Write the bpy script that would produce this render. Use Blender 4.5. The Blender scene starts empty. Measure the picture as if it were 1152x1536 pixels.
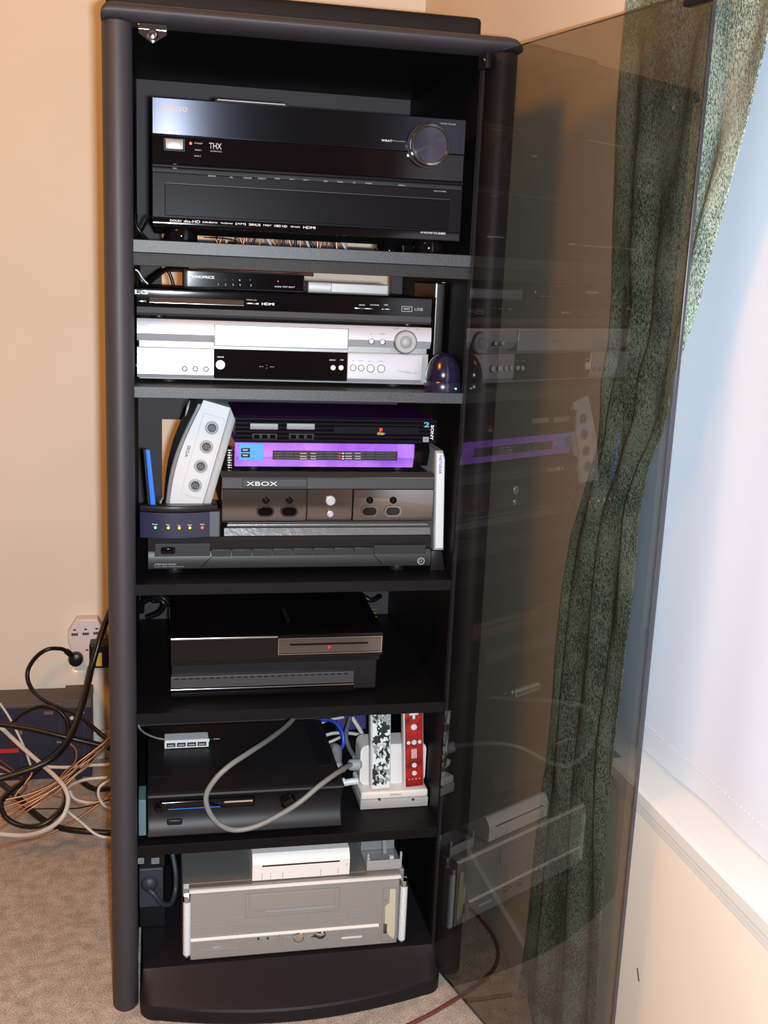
import bpy, bmesh, math, random
from mathutils import Vector, Matrix, Euler
random.seed(7)
S = bpy.context.scene
COL = S.collection
R = math.radians

# ---------------------------------------------------------------- camera
CAM = Vector((0.03146, -1.55583, 1.14484))
FPX = 1626.34
rx, ry, rz = -0.21392355, -0.0422731, -0.20251031
RM = Matrix.Rotation(rz, 3, 'Z') @ Matrix.Rotation(ry, 3, 'Y') @ Matrix.Rotation(rx, 3, 'X')
cd = bpy.data.cameras.new('camera'); cam = bpy.data.objects.new('camera', cd); COL.objects.link(cam)
cd.sensor_fit = 'VERTICAL'; cd.sensor_height = 36.0; cd.sensor_width = 27.0
cd.lens = FPX / 1536 * 36.0; cd.clip_start = 0.02
cam.matrix_world = Matrix.Translation(CAM) @ (RM @ Matrix.Rotation(R(90), 3, 'X')).to_4x4()
S.camera = cam

# ---------------------------------------------------------------- light
w = bpy.data.worlds.new('world'); S.world = w; w.use_nodes = True
w.node_tree.nodes['Background'].inputs[0].default_value = (0.8, 0.72, 0.62, 1)
w.node_tree.nodes['Background'].inputs[1].default_value = 0.02
def area(name, loc, target, sx, sy, power, color, spread=180):
    d = bpy.data.lights.new(name, 'AREA'); d.shape = 'RECTANGLE'; d.size = sx; d.size_y = sy
    d.energy = power; d.color = color; d.spread = R(spread)
    o = bpy.data.objects.new(name, d); COL.objects.link(o); o.location = loc
    o.rotation_euler = (Vector(target) - Vector(loc)).to_track_quat('-Z', 'Y').to_euler()
    return o
fl = CAM + RM @ Vector((0.033, 0.0, -0.008))
area('camera_flash', fl, fl + RM @ Vector((0, 1, 0)), 0.03, 0.018, 34.0, (0.86, 0.94, 1.0))
area('ceiling_lamp', (-0.9, -1.1, 2.3), (-0.3, 0.3, 0.3), 0.5, 0.5, 24.0, (1.0, 0.36, 0.0))
area('daylight', (1.0, -0.95, 1.25), (0.6, -0.95, 1.25), 1.4, 1.7, 15.0, (0.22, 0.56, 1.0))
S.view_settings.view_transform = 'Standard'; S.view_settings.look = 'None'
S.view_settings.gamma = 1.0; S.view_settings.use_curve_mapping = False
S.view_settings.exposure = 0.0

# ---------------------------------------------------------------- helpers
def at(px, py, Y):                       # measured point of the photograph on the vertical plane at depth Y
    d = RM @ Vector(((px - 576) / FPX, 1, -(py - 768) / FPX))
    return CAM + d * ((Y - CAM.y) / d.y)
def fr(x0, y0, x1, y1, Y):               # rectangle on that plane -> x0, x1, z0, z1
    xm, ym = (x0 + x1) / 2, (y0 + y1) / 2
    return at(x0, ym, Y).x, at(x1, ym, Y).x, at(xm, y1, Y).z, at(xm, y0, Y).z
_m = {}
def mat(name, col, rough=0.5, metal=0.0, spec=0.5, bump=0, bscale=400, var=0, vscale=60, coat=0, aniso=0, emit=None, es=1, col2=None):
    if name in _m: return _m[name]
    m = bpy.data.materials.new(name); m.use_nodes = True; _m[name] = m
    nt = m.node_tree; b = nt.nodes['Principled BSDF']; I = b.inputs
    I['Base Color'].default_value = (*col, 1); I['Roughness'].default_value = rough; I['Metallic'].default_value = metal
    I['Specular IOR Level'].default_value = spec; I['Coat Weight'].default_value = coat; I['Coat Roughness'].default_value = 0.04
    if aniso:
        I['Anisotropic'].default_value = aniso; I['Anisotropic Rotation'].default_value = .25
        tg = nt.nodes.new('ShaderNodeTangent'); tg.direction_type = 'RADIAL'; tg.axis = 'Z'
        nt.links.new(tg.outputs[0], I['Tangent'])
    if emit: I['Emission Color'].default_value = (*emit, 1); I['Emission Strength'].default_value = es
    tc = None
    if bump or var:
        tc = nt.nodes.new('ShaderNodeTexCoord')
    if bump:
        n = nt.nodes.new('ShaderNodeTexNoise'); n.inputs['Scale'].default_value = bscale; n.inputs['Detail'].default_value = 3
        bp = nt.nodes.new('ShaderNodeBump'); bp.inputs['Strength'].default_value = bump; bp.inputs['Distance'].default_value = 0.001
        nt.links.new(tc.outputs['Object'], n.inputs['Vector']); nt.links.new(n.outputs['Fac'], bp.inputs['Height']); nt.links.new(bp.outputs[0], I['Normal'])
    if var:
        n = nt.nodes.new('ShaderNodeTexNoise'); n.inputs['Scale'].default_value = vscale; n.inputs['Detail'].default_value = 4
        r = nt.nodes.new('ShaderNodeValToRGB'); c2 = col2 or tuple(c * (1 - var) for c in col)
        r.color_ramp.elements[0].position = 0.35; r.color_ramp.elements[1].position = 0.65
        r.color_ramp.elements[0].color = (*c2, 1); r.color_ramp.elements[1].color = (*col, 1)
        nt.links.new(tc.outputs['Object'], n.inputs['Vector']); nt.links.new(n.outputs['Fac'], r.inputs[0]); nt.links.new(r.outputs[0], I['Base Color'])
    return m

class MB:                                 # mesh builder, world coordinates
    def __init__(s, M=None): s.b = bmesh.new(); s.M = M
    def _x(s, vs, M=None):
        if s.M is not None: bmesh.ops.transform(s.b, matrix=s.M, verts=vs)
    def box(s, x0, x1, y0, y1, z0, z1, bev=0.0, seg=2, only=None):
        r = bmesh.ops.create_cube(s.b, size=1.0); vs = r['verts']
        for v in vs:
            v.co = Vector((x0 + (v.co.x + .5) * (x1 - x0), y0 + (v.co.y + .5) * (y1 - y0), z0 + (v.co.z + .5) * (z1 - z0)))
        if bev > 0:
            es = list({e for v in vs for e in v.link_edges})
            if only: es = [e for e in es if only(e)]
            q = bmesh.ops.bevel(s.b, geom=es, offset=min(bev, .49 * min(abs(x1 - x0), abs(y1 - y0), abs(z1 - z0))) if not only else bev, segments=seg, profile=.5, affect='EDGES', clamp_overlap=True)
            vs = list({v for f in q['faces'] for v in f.verts} | {v for v in vs if v.is_valid})
        s._x(vs); return s
    def prism(s, pts, a, b, ax='x', bev=0):  # profile points: ax x -> (y,z); y -> (x,z); z -> (x,y)
        def P(p, t): return Vector((t, p[0], p[1])) if ax == 'x' else Vector((p[0], t, p[1])) if ax == 'y' else Vector((p[0], p[1], t))
        A = [s.b.verts.new(P(p, a)) for p in pts]; B = [s.b.verts.new(P(p, b)) for p in pts]
        n = len(pts); fs = [s.b.faces.new(A), s.b.faces.new(B[::-1])]
        for i in range(n): fs.append(s.b.faces.new((A[i], B[i], B[(i + 1) % n], A[(i + 1) % n])))
        bmesh.ops.recalc_face_normals(s.b, faces=fs)
        vs = A + B
        if bev:
            es = [e for f in fs[:2] for e in f.edges]
            q = bmesh.ops.bevel(s.b, geom=es, offset=bev, segments=2, profile=.5, affect='EDGES', clamp_overlap=True)
            vs = list({v for f in q['faces'] for v in f.verts} | {v for v in vs if v.is_valid})
        s._x(vs); return s
    def cyl(s, c, r, h, ax='y', seg=24, r2=None, bev=0):   # from c along +ax by h
        q = bmesh.ops.create_cone(s.b, cap_ends=True, segments=seg, radius1=r, radius2=r if r2 is None else r2, depth=h)
        vs = q['verts']
        m = {'y': Matrix.Rotation(R(-90), 4, 'X'), 'x': Matrix.Rotation(R(90), 4, 'Y'), 'z': Matrix()}[ax]
        d = {'y': Vector((0, h / 2, 0)), 'x': Vector((h / 2, 0, 0)), 'z': Vector((0, 0, h / 2))}[ax]
        bmesh.ops.transform(s.b, matrix=Matrix.Translation(Vector(c) + d) @ m, verts=vs)
        if bev:
            es = [e for e in {e for v in vs for e in v.link_edges} if len(e.link_faces) == 2 and max(len(f.verts) for f in e.link_faces) > 4]
            q = bmesh.ops.bevel(s.b, geom=es, offset=bev, segments=2, profile=.5, affect='EDGES')
            vs = list({v for f in q['faces'] for v in f.verts} | {v for v in vs if v.is_valid})
        s._x(vs); return s
    def lathe(s, c, prof, ax='z', seg=32):                 # prof: (radius, height)
        rings = []
        for r, h in prof:
            ring = []
            for i in range(seg):
                a = 2 * math.pi * i / seg; u, v = r * math.cos(a), r * math.sin(a)
                p = (u, v, h) if ax == 'z' else (u, h, v) if ax == 'y' else (h, u, v)
                ring.append(s.b.verts.new(Vector(c) + Vector(p)))
            rings.append(ring)
        fs = []
        for A, B in zip(rings, rings[1:]):
            for i in range(seg): fs.append(s.b.faces.new((A[i], A[(i + 1) % seg], B[(i + 1) % seg], B[i])))
        fs += [s.b.faces.new(rings[0][::-1]), s.b.faces.new(rings[-1])]
        bmesh.ops.recalc_face_normals(s.b, faces=fs)
        s._x([v for r_ in rings for v in r_]); return s
    def tube(s, pts, r, seg=8, res=6):
        P = smooth(pts, res); n = len(P); up = Vector((0.13, 0.2, 1)).normalized(); rings = []
        prev = None
        for i, p in enumerate(P):
            t = (P[min(i + 1, n - 1)] - P[max(i - 1, 0)]).normalized()
            u = prev - t * prev.dot(t) if prev else t.cross(up)
            if u.length < 1e-5: u = t.orthogonal()
            u.normalize(); prev = u; v = t.cross(u)
            rings.append([s.b.verts.new(p + u * r * math.cos(2 * math.pi * k / seg) + v * r * math.sin(2 * math.pi * k / seg)) for k in range(seg)])
        for A, B in zip(rings, rings[1:]):
            for k in range(seg): s.b.faces.new((A[k], A[(k + 1) % seg], B[(k + 1) % seg], B[k]))
        s.b.faces.new(rings[0][::-1]); s.b.faces.new(rings[-1])
        s._x([v for r_ in rings for v in r_]); return s
def smooth(pts, res=6):
    P = [Vector(p) for p in pts]
    if len(P) < 3: return P
    E = [P[0] * 2 - P[1]] + P + [P[-1] * 2 - P[-2]]; out = []
    for i in range(1, len(E) - 2):
        a, b, c, d = E[i - 1:i + 3]
        for k in range(res):
            t = k / res
            out.append(.5 * ((2 * b) + (c - a) * t + (2 * a - 5 * b + 4 * c - d) * t * t + (3 * b - a - 3 * c + d) * t ** 3))
    return out + [P[-1]]
def origin(p):
    v = Vector((0, 0, 0))
    while p: v += p.location; p = p.parent
    return v
def link_mesh(name, me, m, parent):
    o = bpy.data.objects.new(name, me); COL.objects.link(o)
    if m is not None and not me.materials: me.materials.append(m)
    if parent: o.parent = parent
    return o
def obj(name, mb, m, parent=None, smooth_angle=35, loc=None):
    b = mb.b
    off = origin(parent)
    vs = [v.co for v in b.verts]
    lo = Vector((min(v.x for v in vs), min(v.y for v in vs), min(v.z for v in vs))); hi = Vector((max(v.x for v in vs), max(v.y for v in vs), max(v.z for v in vs)))
    c = Vector(((lo.x + hi.x) / 2, (lo.y + hi.y) / 2, lo.z))
    for v in b.verts: v.co -= c
    for f in b.faces: f.smooth = True
    bmesh.ops.recalc_face_normals(b, faces=b.faces)
    for e in b.edges:
        if len(e.link_faces) == 2:
            g = e.calc_face_angle(0); a, c_ = sorted(f.calc_area() for f in e.link_faces)
            if g > R(smooth_angle) or (g > R(4) and c_ > 15 * a and c_ > 2e-5 and len(b.faces) < 400): e.smooth = False
    me = bpy.data.meshes.new(name); b.to_mesh(me); b.free()
    o = link_mesh(name, me, m, parent); o.location = c - off
    return o
def tag(o, label, cat, group=None):
    o['label'] = label; o['category'] = cat
    if group: o['group'] = group
    return o
def thing(name, label, cat, loc, group=None):
    o = bpy.data.objects.new(name, None); COL.objects.link(o); o.location = loc; o.empty_display_size = .02
    return tag(o, label, cat, group)
def struct(name, mb, m, parent=None):
    o = obj(name, mb, m, parent)
    if not parent: o['kind'] = 'structure'
    return o
def text(parent, s, px, py, Y, h, m, w=None, rot=0, label=None, shear=0, align='CENTER', bold=0, pos=None):
    """raised print facing the viewer side; h = letter height, w = total width"""
    cu = bpy.data.curves.new('lettering', 'FONT'); cu.body = s; cu.size = 1.0; cu.align_x = 'CENTER'; cu.extrude = 0.0; cu.shear = shear
    cu.resolution_u = 3; cu.offset = bold
    t = bpy.data.objects.new('lettering', cu); me = bpy.data.meshes.new_from_object(t); bpy.data.objects.remove(t)
    xs = [v.co.x for v in me.vertices]; zs = [v.co.y for v in me.vertices]
    cx, cz = (min(xs) + max(xs)) / 2, (min(zs) + max(zs)) / 2; sx = (max(xs) - min(xs)) or 1; sz = (max(zs) - min(zs)) or 1
    k = h / sz; kx = (w / sx) if w else k
    p = pos if pos is not None else at(px, py, Y); a = R(rot)
    for v in me.vertices:
        x, z = (v.co.x - cx) * kx, (v.co.y - cz) * k
        v.co = Vector((x * math.cos(a) - z * math.sin(a), 0, x * math.sin(a) + z * math.cos(a)))
    me.name = 'lettering'
    o = link_mesh('lettering', me, m, parent); o.location = Vector((p.x, Y - .0004, p.z)) - origin(parent)
    return o
def panel(name, parent, m, px, Y, d=.002, bev=.0006, label=None, seg=2):
    x0, x1, z0, z1 = fr(*px, Y)
    o = obj(name, MB().box(x0, x1, Y - d, Y + .0015, z0, z1, bev, seg), m, parent)
    if label: o['label'] = label
    return o
def disc(name, parent, m, px, py, r, Y, d=.002, bev=.0005, seg=20, label=None):
    p = at(px, py, Y)
    o = obj(name, MB().cyl((p.x, Y - d, p.z), r, d + .001, 'y', seg, bev=bev), m, parent)
    if label: o['label'] = label
    return o
def frame_mb(mb, x0, x1, z0, z1, y0, y1, t):
    mb.box(x0, x1, y0, y1, z1 - t, z1); mb.box(x0, x1, y0, y1, z0, z0 + t)
    mb.box(x0, x0 + t, y0, y1, z0 + t, z1 - t); mb.box(x1 - t, x1, y0, y1, z0 + t, z1 - t); return mb
def outline(name, parent, m, px, Y, t=.0006, d=.0004):
    x0, x1, z0, z1 = fr(*px, Y)
    return obj(name, frame_mb(MB(), x0, x1, z0, z1, Y - d, Y + .0006, t), m, parent)
def hull(p, name, m, x0, x1, y0, y1, z0, z1, bev=.003, feet=0, footm=None, fr_=.008, fd=.02):
    o = obj(name, MB().box(x0, x1, y0, y1, z0, z1, bev, 3), m, p)
    if feet:
        for fx in (x0 + .03, x1 - .03):
            for fy in (y0 + fd, y1 - fd):
                obj('foot', MB().cyl((fx, fy, z0 - feet), fr_, feet + .0005, 'z', 20, bev=.0005), footm or BLK_SAT, p)
    return o

# ---------------------------------------------------------------- materials
BLK_CAB = mat('black cabinet laminate', (.014, .011, .014), .5, bump=.3, bscale=900, spec=.25, var=.3, vscale=500)
BLK_POST = mat('charcoal post foil', (.042, .036, .043), .5, bump=.25, bscale=1100, spec=.45)
BLK_IN = mat('black interior laminate', (.0055, .0045, .0055), .5, bump=.3, bscale=700, spec=.14)
BLK_BACK = mat('grey black back board', (.042, .036, .042), .6, spec=.3)
BLK_SHELF = mat('flash lit speckled shelf edge', (.05, .053, .062), .43, bump=.15, bscale=1200, spec=.5, var=.8, vscale=900)
BLK_RAIL = mat('dark brown wood rail', (.016, .012, .012), .55, spec=.3, bump=.3, bscale=300, var=.4, vscale=80)
BLK_SAT = mat('satin black plastic', (.009, .008, .010), .38, spec=.3)
BLK_MAT = mat('matte black plastic', (.014, .013, .015), .6, spec=.3)
BLK_GLOSS = mat('gloss black plastic', (.004, .003, .004), .07, spec=.3)
BLK_ALU = mat('black brushed aluminium', (.028, .030, .040), .22, metal=.9, aniso=.93)
BLK_ALU2 = mat('black painted front', (.008, .006, .009), .36, spec=.06)
DGREY = mat('dark grey plastic', (.042, .043, .047), .45, spec=.35)
GREY = mat('grey plastic', (.22, .22, .23), .45)
LGREY = mat('light grey plastic', (.32, .325, .34), .45)
WHITE = mat('white plastic', (.66, .66, .68), .4)
CREAMW = mat('ivory white plastic', (.74, .71, .68), .42)
SILVER = mat('silver painted plastic', (.46, .45, .49), .35, metal=.35)
SILVER2 = mat('silver brushed alloy', (.30, .29, .28), .42, metal=.6, bump=.1, bscale=800)
CHROME = mat('chrome', (.8, .8, .82), .12, metal=1)
SMOKE = mat('smoky mirror plastic', (.19, .17, .165), .09, metal=.85, bump=.05, bscale=18)
INK = mat('white print', (.75, .75, .78), .5)
INKG = mat('grey print', (.34, .34, .37), .5)
INKD = mat('dark print', (.08, .08, .1), .5)
INKGOLD = mat('warm print and shine', (.45, .34, .28), .4)
LED_R = mat('red led', (.8, .05, .02), .3, emit=(1, .06, .02), es=3)
LED_G = mat('green led', (.1, .8, .1), .3, emit=(.15, 1, .2), es=2)
LED_A = mat('amber led', (.9, .5, .05), .3, emit=(1, .45, .02), es=2.5)
LED_OR = mat('orange neon', (.9, .3, .05), .3, emit=(1, .3, .03), es=5)
PURPLE = mat('purple gloss shell', (.26, .08, .62), .12, var=.5, vscale=14, col2=(.50, .22, .80), coat=.3)
PURPLE_D = mat('deep purple lid', (.07, .015, .11), .2)
BLUE = mat('blue plastic', (.03, .18, .75), .3)
BLUE2 = mat('cyan blue sticker', (.06, .30, .75), .3)
COPPER = mat('copper speaker wire', (.42, .20, .10), .3, metal=.4, spec=.7)
RUB = mat('black cable rubber', (.007, .006, .007), .33, spec=.4)
WCAB = mat('white cable sheath', (.62, .60, .56), .45)
GCAB = mat('grey cable sheath', (.20, .21, .21), .45)
BCAB = mat('blue cable sheath', (.03, .08, .65), .4)
BRCAB = mat('brown cable sheath', (.16, .045, .03), .4)
RED = mat('red gloss', (.55, .02, .015), .25, var=.8, vscale=35, col2=(.10, .005, .004))
CAMO = mat('black and white camouflage print', (.75, .78, .78), .35)

# ---------------------------------------------------------------- setting
def wall_mat():
    m = mat('cream painted wall', (.85, .77, .66), .75, bump=.15, bscale=220, var=.05, vscale=3)
    return m
WALL = wall_mat()
WALLR = mat('pale cream painted wall', (.84, .75, .64), .7, bump=.12, bscale=220, var=.04, vscale=3)
PAINT = mat('white gloss paint', (.70, .68, .65), .3, bump=.05, bscale=60)
CEIL = mat('cream ceiling paint', (.50, .40, .28), .9)
WALLD = mat('warm brown wall', (.34, .22, .12), .85)
CARPET = mat('beige carpet', (.63, .55, .48), .95, spec=.1, var=.28, vscale=45, bump=1.0, bscale=300)
nt = CARPET.node_tree                      # fine pile on top of the soft patches
n2 = nt.nodes.new('ShaderNodeTexNoise'); n2.inputs['Scale'].default_value = 420; n2.inputs['Detail'].default_value = 2
mx = nt.nodes.new('ShaderNodeMix'); mx.data_type = 'RGBA'; mx.blend_type = 'MULTIPLY'; mx.inputs['Factor'].default_value = .75
rp = nt.nodes.new('ShaderNodeValToRGB'); rp.color_ramp.elements[0].position = .38; rp.color_ramp.elements[1].position = .6
rp.color_ramp.elements[0].color = (.35, .33, .32, 1); rp.color_ramp.elements[1].color = (1, 1, 1, 1)
lk = nt.nodes['Principled BSDF'].inputs['Base Color'].links[0].from_socket
nt.links.new(nt.nodes['Texture Coordinate'].outputs['Object'], n2.inputs['Vector']); nt.links.new(n2.outputs['Fac'], rp.inputs[0])
nt.links.new(lk, mx.inputs['A']); nt.links.new(rp.outputs[0], mx.inputs['B']); nt.links.new(mx.outputs['Result'], nt.nodes['Principled BSDF'].inputs['Base Color'])

struct('floor', MB().box(-2.7, 1.3, -3.7, 1.0, -.05, 0), CARPET)
struct('wall_back', MB().box(-2.7, .75, .92, 1.0, -.02, 2.45), WALL)
struct('wall_left', MB().box(-2.7, -2.6, -3.6, .93, -.02, 2.45), WALLD)
struct('wall_front', MB().box(-2.7, 1.3, -3.7, -3.6, -.02, 2.45), WALLD)
struct('ceiling', MB().box(-2.7, 1.3, -3.7, 1.0, 2.45, 2.5), CEIL)
MW = Matrix.Translation((.607, .92, 0)) @ Matrix.Rotation(R(1.5), 4, 'Z')
WY0, WY1 = -1.10, -2.9
mb = MB(MW)
mb.box(0, .12, -4.55, .1, -.02, .505); mb.box(0, .12, -4.55, .1, 2.1, 2.45)
mb.box(0, .12, WY0, .1, .505, 2.1); mb.box(0, .12, -4.55, WY1, .505, 2.1)
struct('wall_right', mb, WALLR)
struct('baseboard_back', MB().box(-2.6, .60, .906, .921, 0, .07, .003), PAINT)
struct('baseboard_right', MB(MW).box(-.008, .001, -4.5, .0, 0, .07, .003), PAINT)
# window: frame, clear pane, ledge with a moulded nose
CLEAR = bpy.data.materials.new('clear window glass'); CLEAR.use_nodes = True
def glass_nodes(m, col, ior, rough=0.0):
    nt = m.node_tree; nt.nodes.clear()
    o = nt.nodes.new('ShaderNodeOutputMaterial'); t = nt.nodes.new('ShaderNodeBsdfTransparent'); g = nt.nodes.new('ShaderNodeBsdfGlossy')
    mx = nt.nodes.new('ShaderNodeMixShader'); f = nt.nodes.new('ShaderNodeFresnel'); ge = nt.nodes.new('ShaderNodeNewGeometry')
    a = nt.nodes.new('ShaderNodeMath'); a.operation = 'SUBTRACT'; a.inputs[0].default_value = 1
    b = nt.nodes.new('ShaderNodeMath'); b.operation = 'MULTIPLY'
    t.inputs[0].default_value = (*col, 1); g.inputs['Roughness'].default_value = rough; f.inputs['IOR'].default_value = ior
    g.inputs['Color'].default_value = (1, 1, 1, 1)
    nt.links.new(ge.outputs['Backfacing'], a.inputs[1]); nt.links.new(f.outputs[0], b.inputs[0]); nt.links.new(a.outputs[0], b.inputs[1])
    nt.links.new(b.outputs[0], mx.inputs[0]); nt.links.new(t.outputs[0], mx.inputs[1]); nt.links.new(g.outputs[0], mx.inputs[2]); nt.links.new(mx.outputs[0], o.inputs[0])
glass_nodes(CLEAR, (.97, .98, .98), 1.45)
mb = MB(MW)
for a, b in ((WY0 - .05, WY0), (WY1, WY1 + .05), ((WY0 + WY1) / 2 - .03, (WY0 + WY1) / 2 + .03)): mb.box(.085, .118, a, b, .52, 2.1)
mb.box(.085, .118, WY1, WY0, .52, .57); mb.box(.085, .118, WY1, WY0, 2.05, 2.1)
win = struct('window_1', mb, PAINT)
obj('pane', MB(MW).box(.098, .102, WY1 + .02, WY0 - .02, .55, 2.07), CLEAR, win)
mb = MB(MW).prism([(-.018, .512), (-.018, .526), (-.014, .530), (.001, .530), (.001, .506), (-.004, .506), (-.004, .512)], WY1 - .05, -1.225, 'y')
mb.box(.0012, .085, WY1 - .0, WY0, .5055, .530)
mb.prism([(-.010, .506), (-.010, .498), (-.006, .494), (-.006, .488), (-.0002, .484), (-.0002, .5065)], WY1 - .05, -1.225, 'y')
sill = struct('trim_1', mb, PAINT)
# small scuff on the right wall
p = MW @ Vector((0, 0, 0))
# ---------------------------------------------------------------- blind
BL = bpy.data.materials.new('white blind cloth'); BL.use_nodes = True; nt = BL.node_tree; nt.nodes.clear()
o_ = nt.nodes.new('ShaderNodeOutputMaterial'); d_ = nt.nodes.new('ShaderNodeBsdfDiffuse'); t_ = nt.nodes.new('ShaderNodeBsdfTranslucent'); m_ = nt.nodes.new('ShaderNodeMixShader')
d_.inputs[0].default_value = (.86, .84, .86, 1); t_.inputs[0].default_value = (.85, .87, .9, 1); m_.inputs[0].default_value = .35
nt.links.new(d_.outputs[0], m_.inputs[1]); nt.links.new(t_.outputs[0], m_.inputs[2]); nt.links.new(m_.outputs[0], o_.inputs[0])
mb = MB(MW); b = mb.b; NY, NZ = 90, 24; G = []
for side, off in ((0, 0), (1, .0016)):
    g = []
    for i in range(NY + 1):
        y = WY0 - .01 + (WY1 - WY0 + .02) * i / NY; row = []
        for j in range(NZ + 1):
            z = .5325 + 1.53 * j / NZ
            x = .042 + .0035 * math.sin(y * 13 + .8 * math.sin(z * 3)) * (1 - .3 * j / NZ) + .0012 * math.sin(y * 41 + z * 2) + off
            row.append(b.verts.new((x, y, z)))
        g.append(row)
    G.append(g)
for g in G:
    for i in range(NY):
        for j in range(NZ): b.faces.new((g[i][j], g[i + 1][j], g[i + 1][j + 1], g[i][j + 1]))
for i in range(NY):
    for j in (0, NZ): b.faces.new((G[0][i][j], G[1][i][j], G[1][i + 1][j], G[0][i + 1][j]))
for i in (0, NY):
    for j in range(NZ): b.faces.new((G[0][i][j], G[0][i][j + 1], G[1][i][j + 1], G[1][i][j]))
mb._x(list(b.verts))
blind = thing('window_blind', 'white cloth blind hanging inside the window above the sill', 'blind', MW @ Vector((.042, -2.0, .5325)))
obj('cloth', mb, BL, blind, 60)
mb = MB(MW); k = 0
y = WY0 - .05
while y > WY1 + .05:
    mb.box(.0375, .0388, y - .003, y, .5702, .5708); y -= .0085
obj('hem_stitch', mb, BL, blind)

# ---------------------------------------------------------------- curtain
def onwall(px, py, n):                     # measured point on the plane n outward of the right wall
    Mi = MW.inverted(); c = Mi @ CAM; d = Mi.to_3x3() @ (RM @ Vector(((px - 576) / FPX, 1, -(py - 768) / FPX)))
    return c + d * ((n - c.x) / d.x)
Lft = [(944, 0), (942, 25), (926, 287), (922, 393), (925, 450), (918, 520), (909, 582), (901, 672), (881, 729), (860, 803), (850, 877), (836, 1020), (821, 1155), (803, 1323), (787, 1440), (782, 1475)]
Rgt = [(1176, 0), (1152, 92), (1127, 186), (1094, 295), (1061, 418), (1036, 516), (1014, 572), (1008, 635), (977, 701), (960, 770), (950, 910), (938, 1020), (920, 1139), (913, 1262), (909, 1385), (905, 1450)]
LP = [onwall(x, y, -.016) for x, y in Lft]; RP = [onwall(x, y, -.016) for x, y in Rgt]
def interp(P, z):
    P = sorted(P, key=lambda p: p.z)
    if z <= P[0].z:
        return P[0].y
    for a, b in zip(P, P[1:]):
        if a.z <= z <= b.z: return a.y + (b.y - a.y) * (z - a.z) / (b.z - a.z)
    a, b = P[-2], P[-1]; return b.y + (b.y - a.y) / (b.z - a.z) * (z - b.z)
CUR = bpy.data.materials.new('green woven curtain cloth'); CUR.use_nodes = True; nt = CUR.node_tree; bs = nt.nodes['Principled BSDF']
bs.inputs['Roughness'].default_value = .85; bs.inputs['Specular IOR Level'].default_value = .15
tc = nt.nodes.new('ShaderNodeTexCoord'); mp = nt.nodes.new('ShaderNodeMapping'); mp.inputs['Scale'].default_value = (1, 1, .28)
vo = nt.nodes.new('ShaderNodeTexNoise'); vo.inputs['Scale'].default_value = 950; vo.inputs['Detail'].default_value = 2; vo.inputs['Distortion'].default_value = 1.2
nz = nt.nodes.new('ShaderNodeTexNoise'); nz.inputs['Scale'].default_value = 12
ad = nt.nodes.new('ShaderNodeMath'); ad.operation = 'MULTIPLY_ADD'; ad.inputs[1].default_value = .35; 
rp = nt.nodes.new('ShaderNodeValToRGB'); e = rp.color_ramp.elements
e[0].position = .61; e[0].color = (.05, .075, .066, 1); e[1].position = .74; e[1].color = (.38, .45, .375, 1)
nt.links.new(tc.outputs['Object'], mp.inputs[0]); nt.links.new(mp.outputs[0], vo.inputs['Vector']); nt.links.new(tc.outputs['Object'], nz.inputs['Vector'])
nt.links.new(nz.outputs['Fac'], ad.inputs[0]); nt.links.new(vo.outputs['Fac'], ad.inputs[2]); nt.links.new(ad.outputs[0], rp.inputs[0]); nt.links.new(rp.outputs[0], bs.inputs['Base Color'])
bp = nt.nodes.new('ShaderNodeBump'); bp.inputs['Strength'].default_value = .6; bp.inputs['Distance'].default_value = .001
nt.links.new(vo.outputs['Fac'], bp.inputs['Height']); nt.links.new(bp.outputs[0], bs.inputs['Normal'])
mb = MB(MW); b = mb.b; NU, NV = 110, 150; G = []
for side in (0, 1):
    g = []
    for j in range(NV + 1):
        z = .012 + (2.15 - .012) * j / NV
        yl, yr = interp(LP, z), interp(RP, z)
        if z > 1.6: yr = max(yr, -2.0)
        row = []
        for i in range(NU + 1):
            u = i / NU; tw = math.exp(-((z - 1.05) / .16) ** 2)
            amp = .0065 + .0015 * math.sin(3 * z)
            ph = 2 * math.pi * (u * 2.6 + .5 * math.sin(2.1 * z) * u) + 1.2 * tw * math.sin(u * 3 + z * 9)
            x = -.021 + amp * math.sin(ph) * min(1, 8 * u * (1 - u) + .35) + .002 * math.sin(31 * u + 17 * z) + .0012 * math.sin(60 * z + 9 * u) * tw
            row.append(b.verts.new((x + .0018 * side, yl + (yr - yl) * u, z)))
        g.append(row)
    G.append(g)
for g in G:
    for j in range(NV):
        for i in range(NU): b.faces.new((g[j][i], g[j][i + 1], g[j + 1][i + 1], g[j + 1][i]))
for j in range(NV):
    for i in (0, NU): b.faces.new((G[0][j][i], G[0][j + 1][i], G[1][j + 1][i], G[1][j][i]))
for i in range(NU):
    for j in (0, NV): b.faces.new((G[0][j][i], G[0][j][i + 1], G[1][j][i + 1], G[1][j][i]))
mb._x(list(b.verts))
cur = obj('window_curtain', mb, CUR, None, 80)
tag(cur, 'green grey woven curtain gathered at the left of the window', 'curtain')

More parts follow.
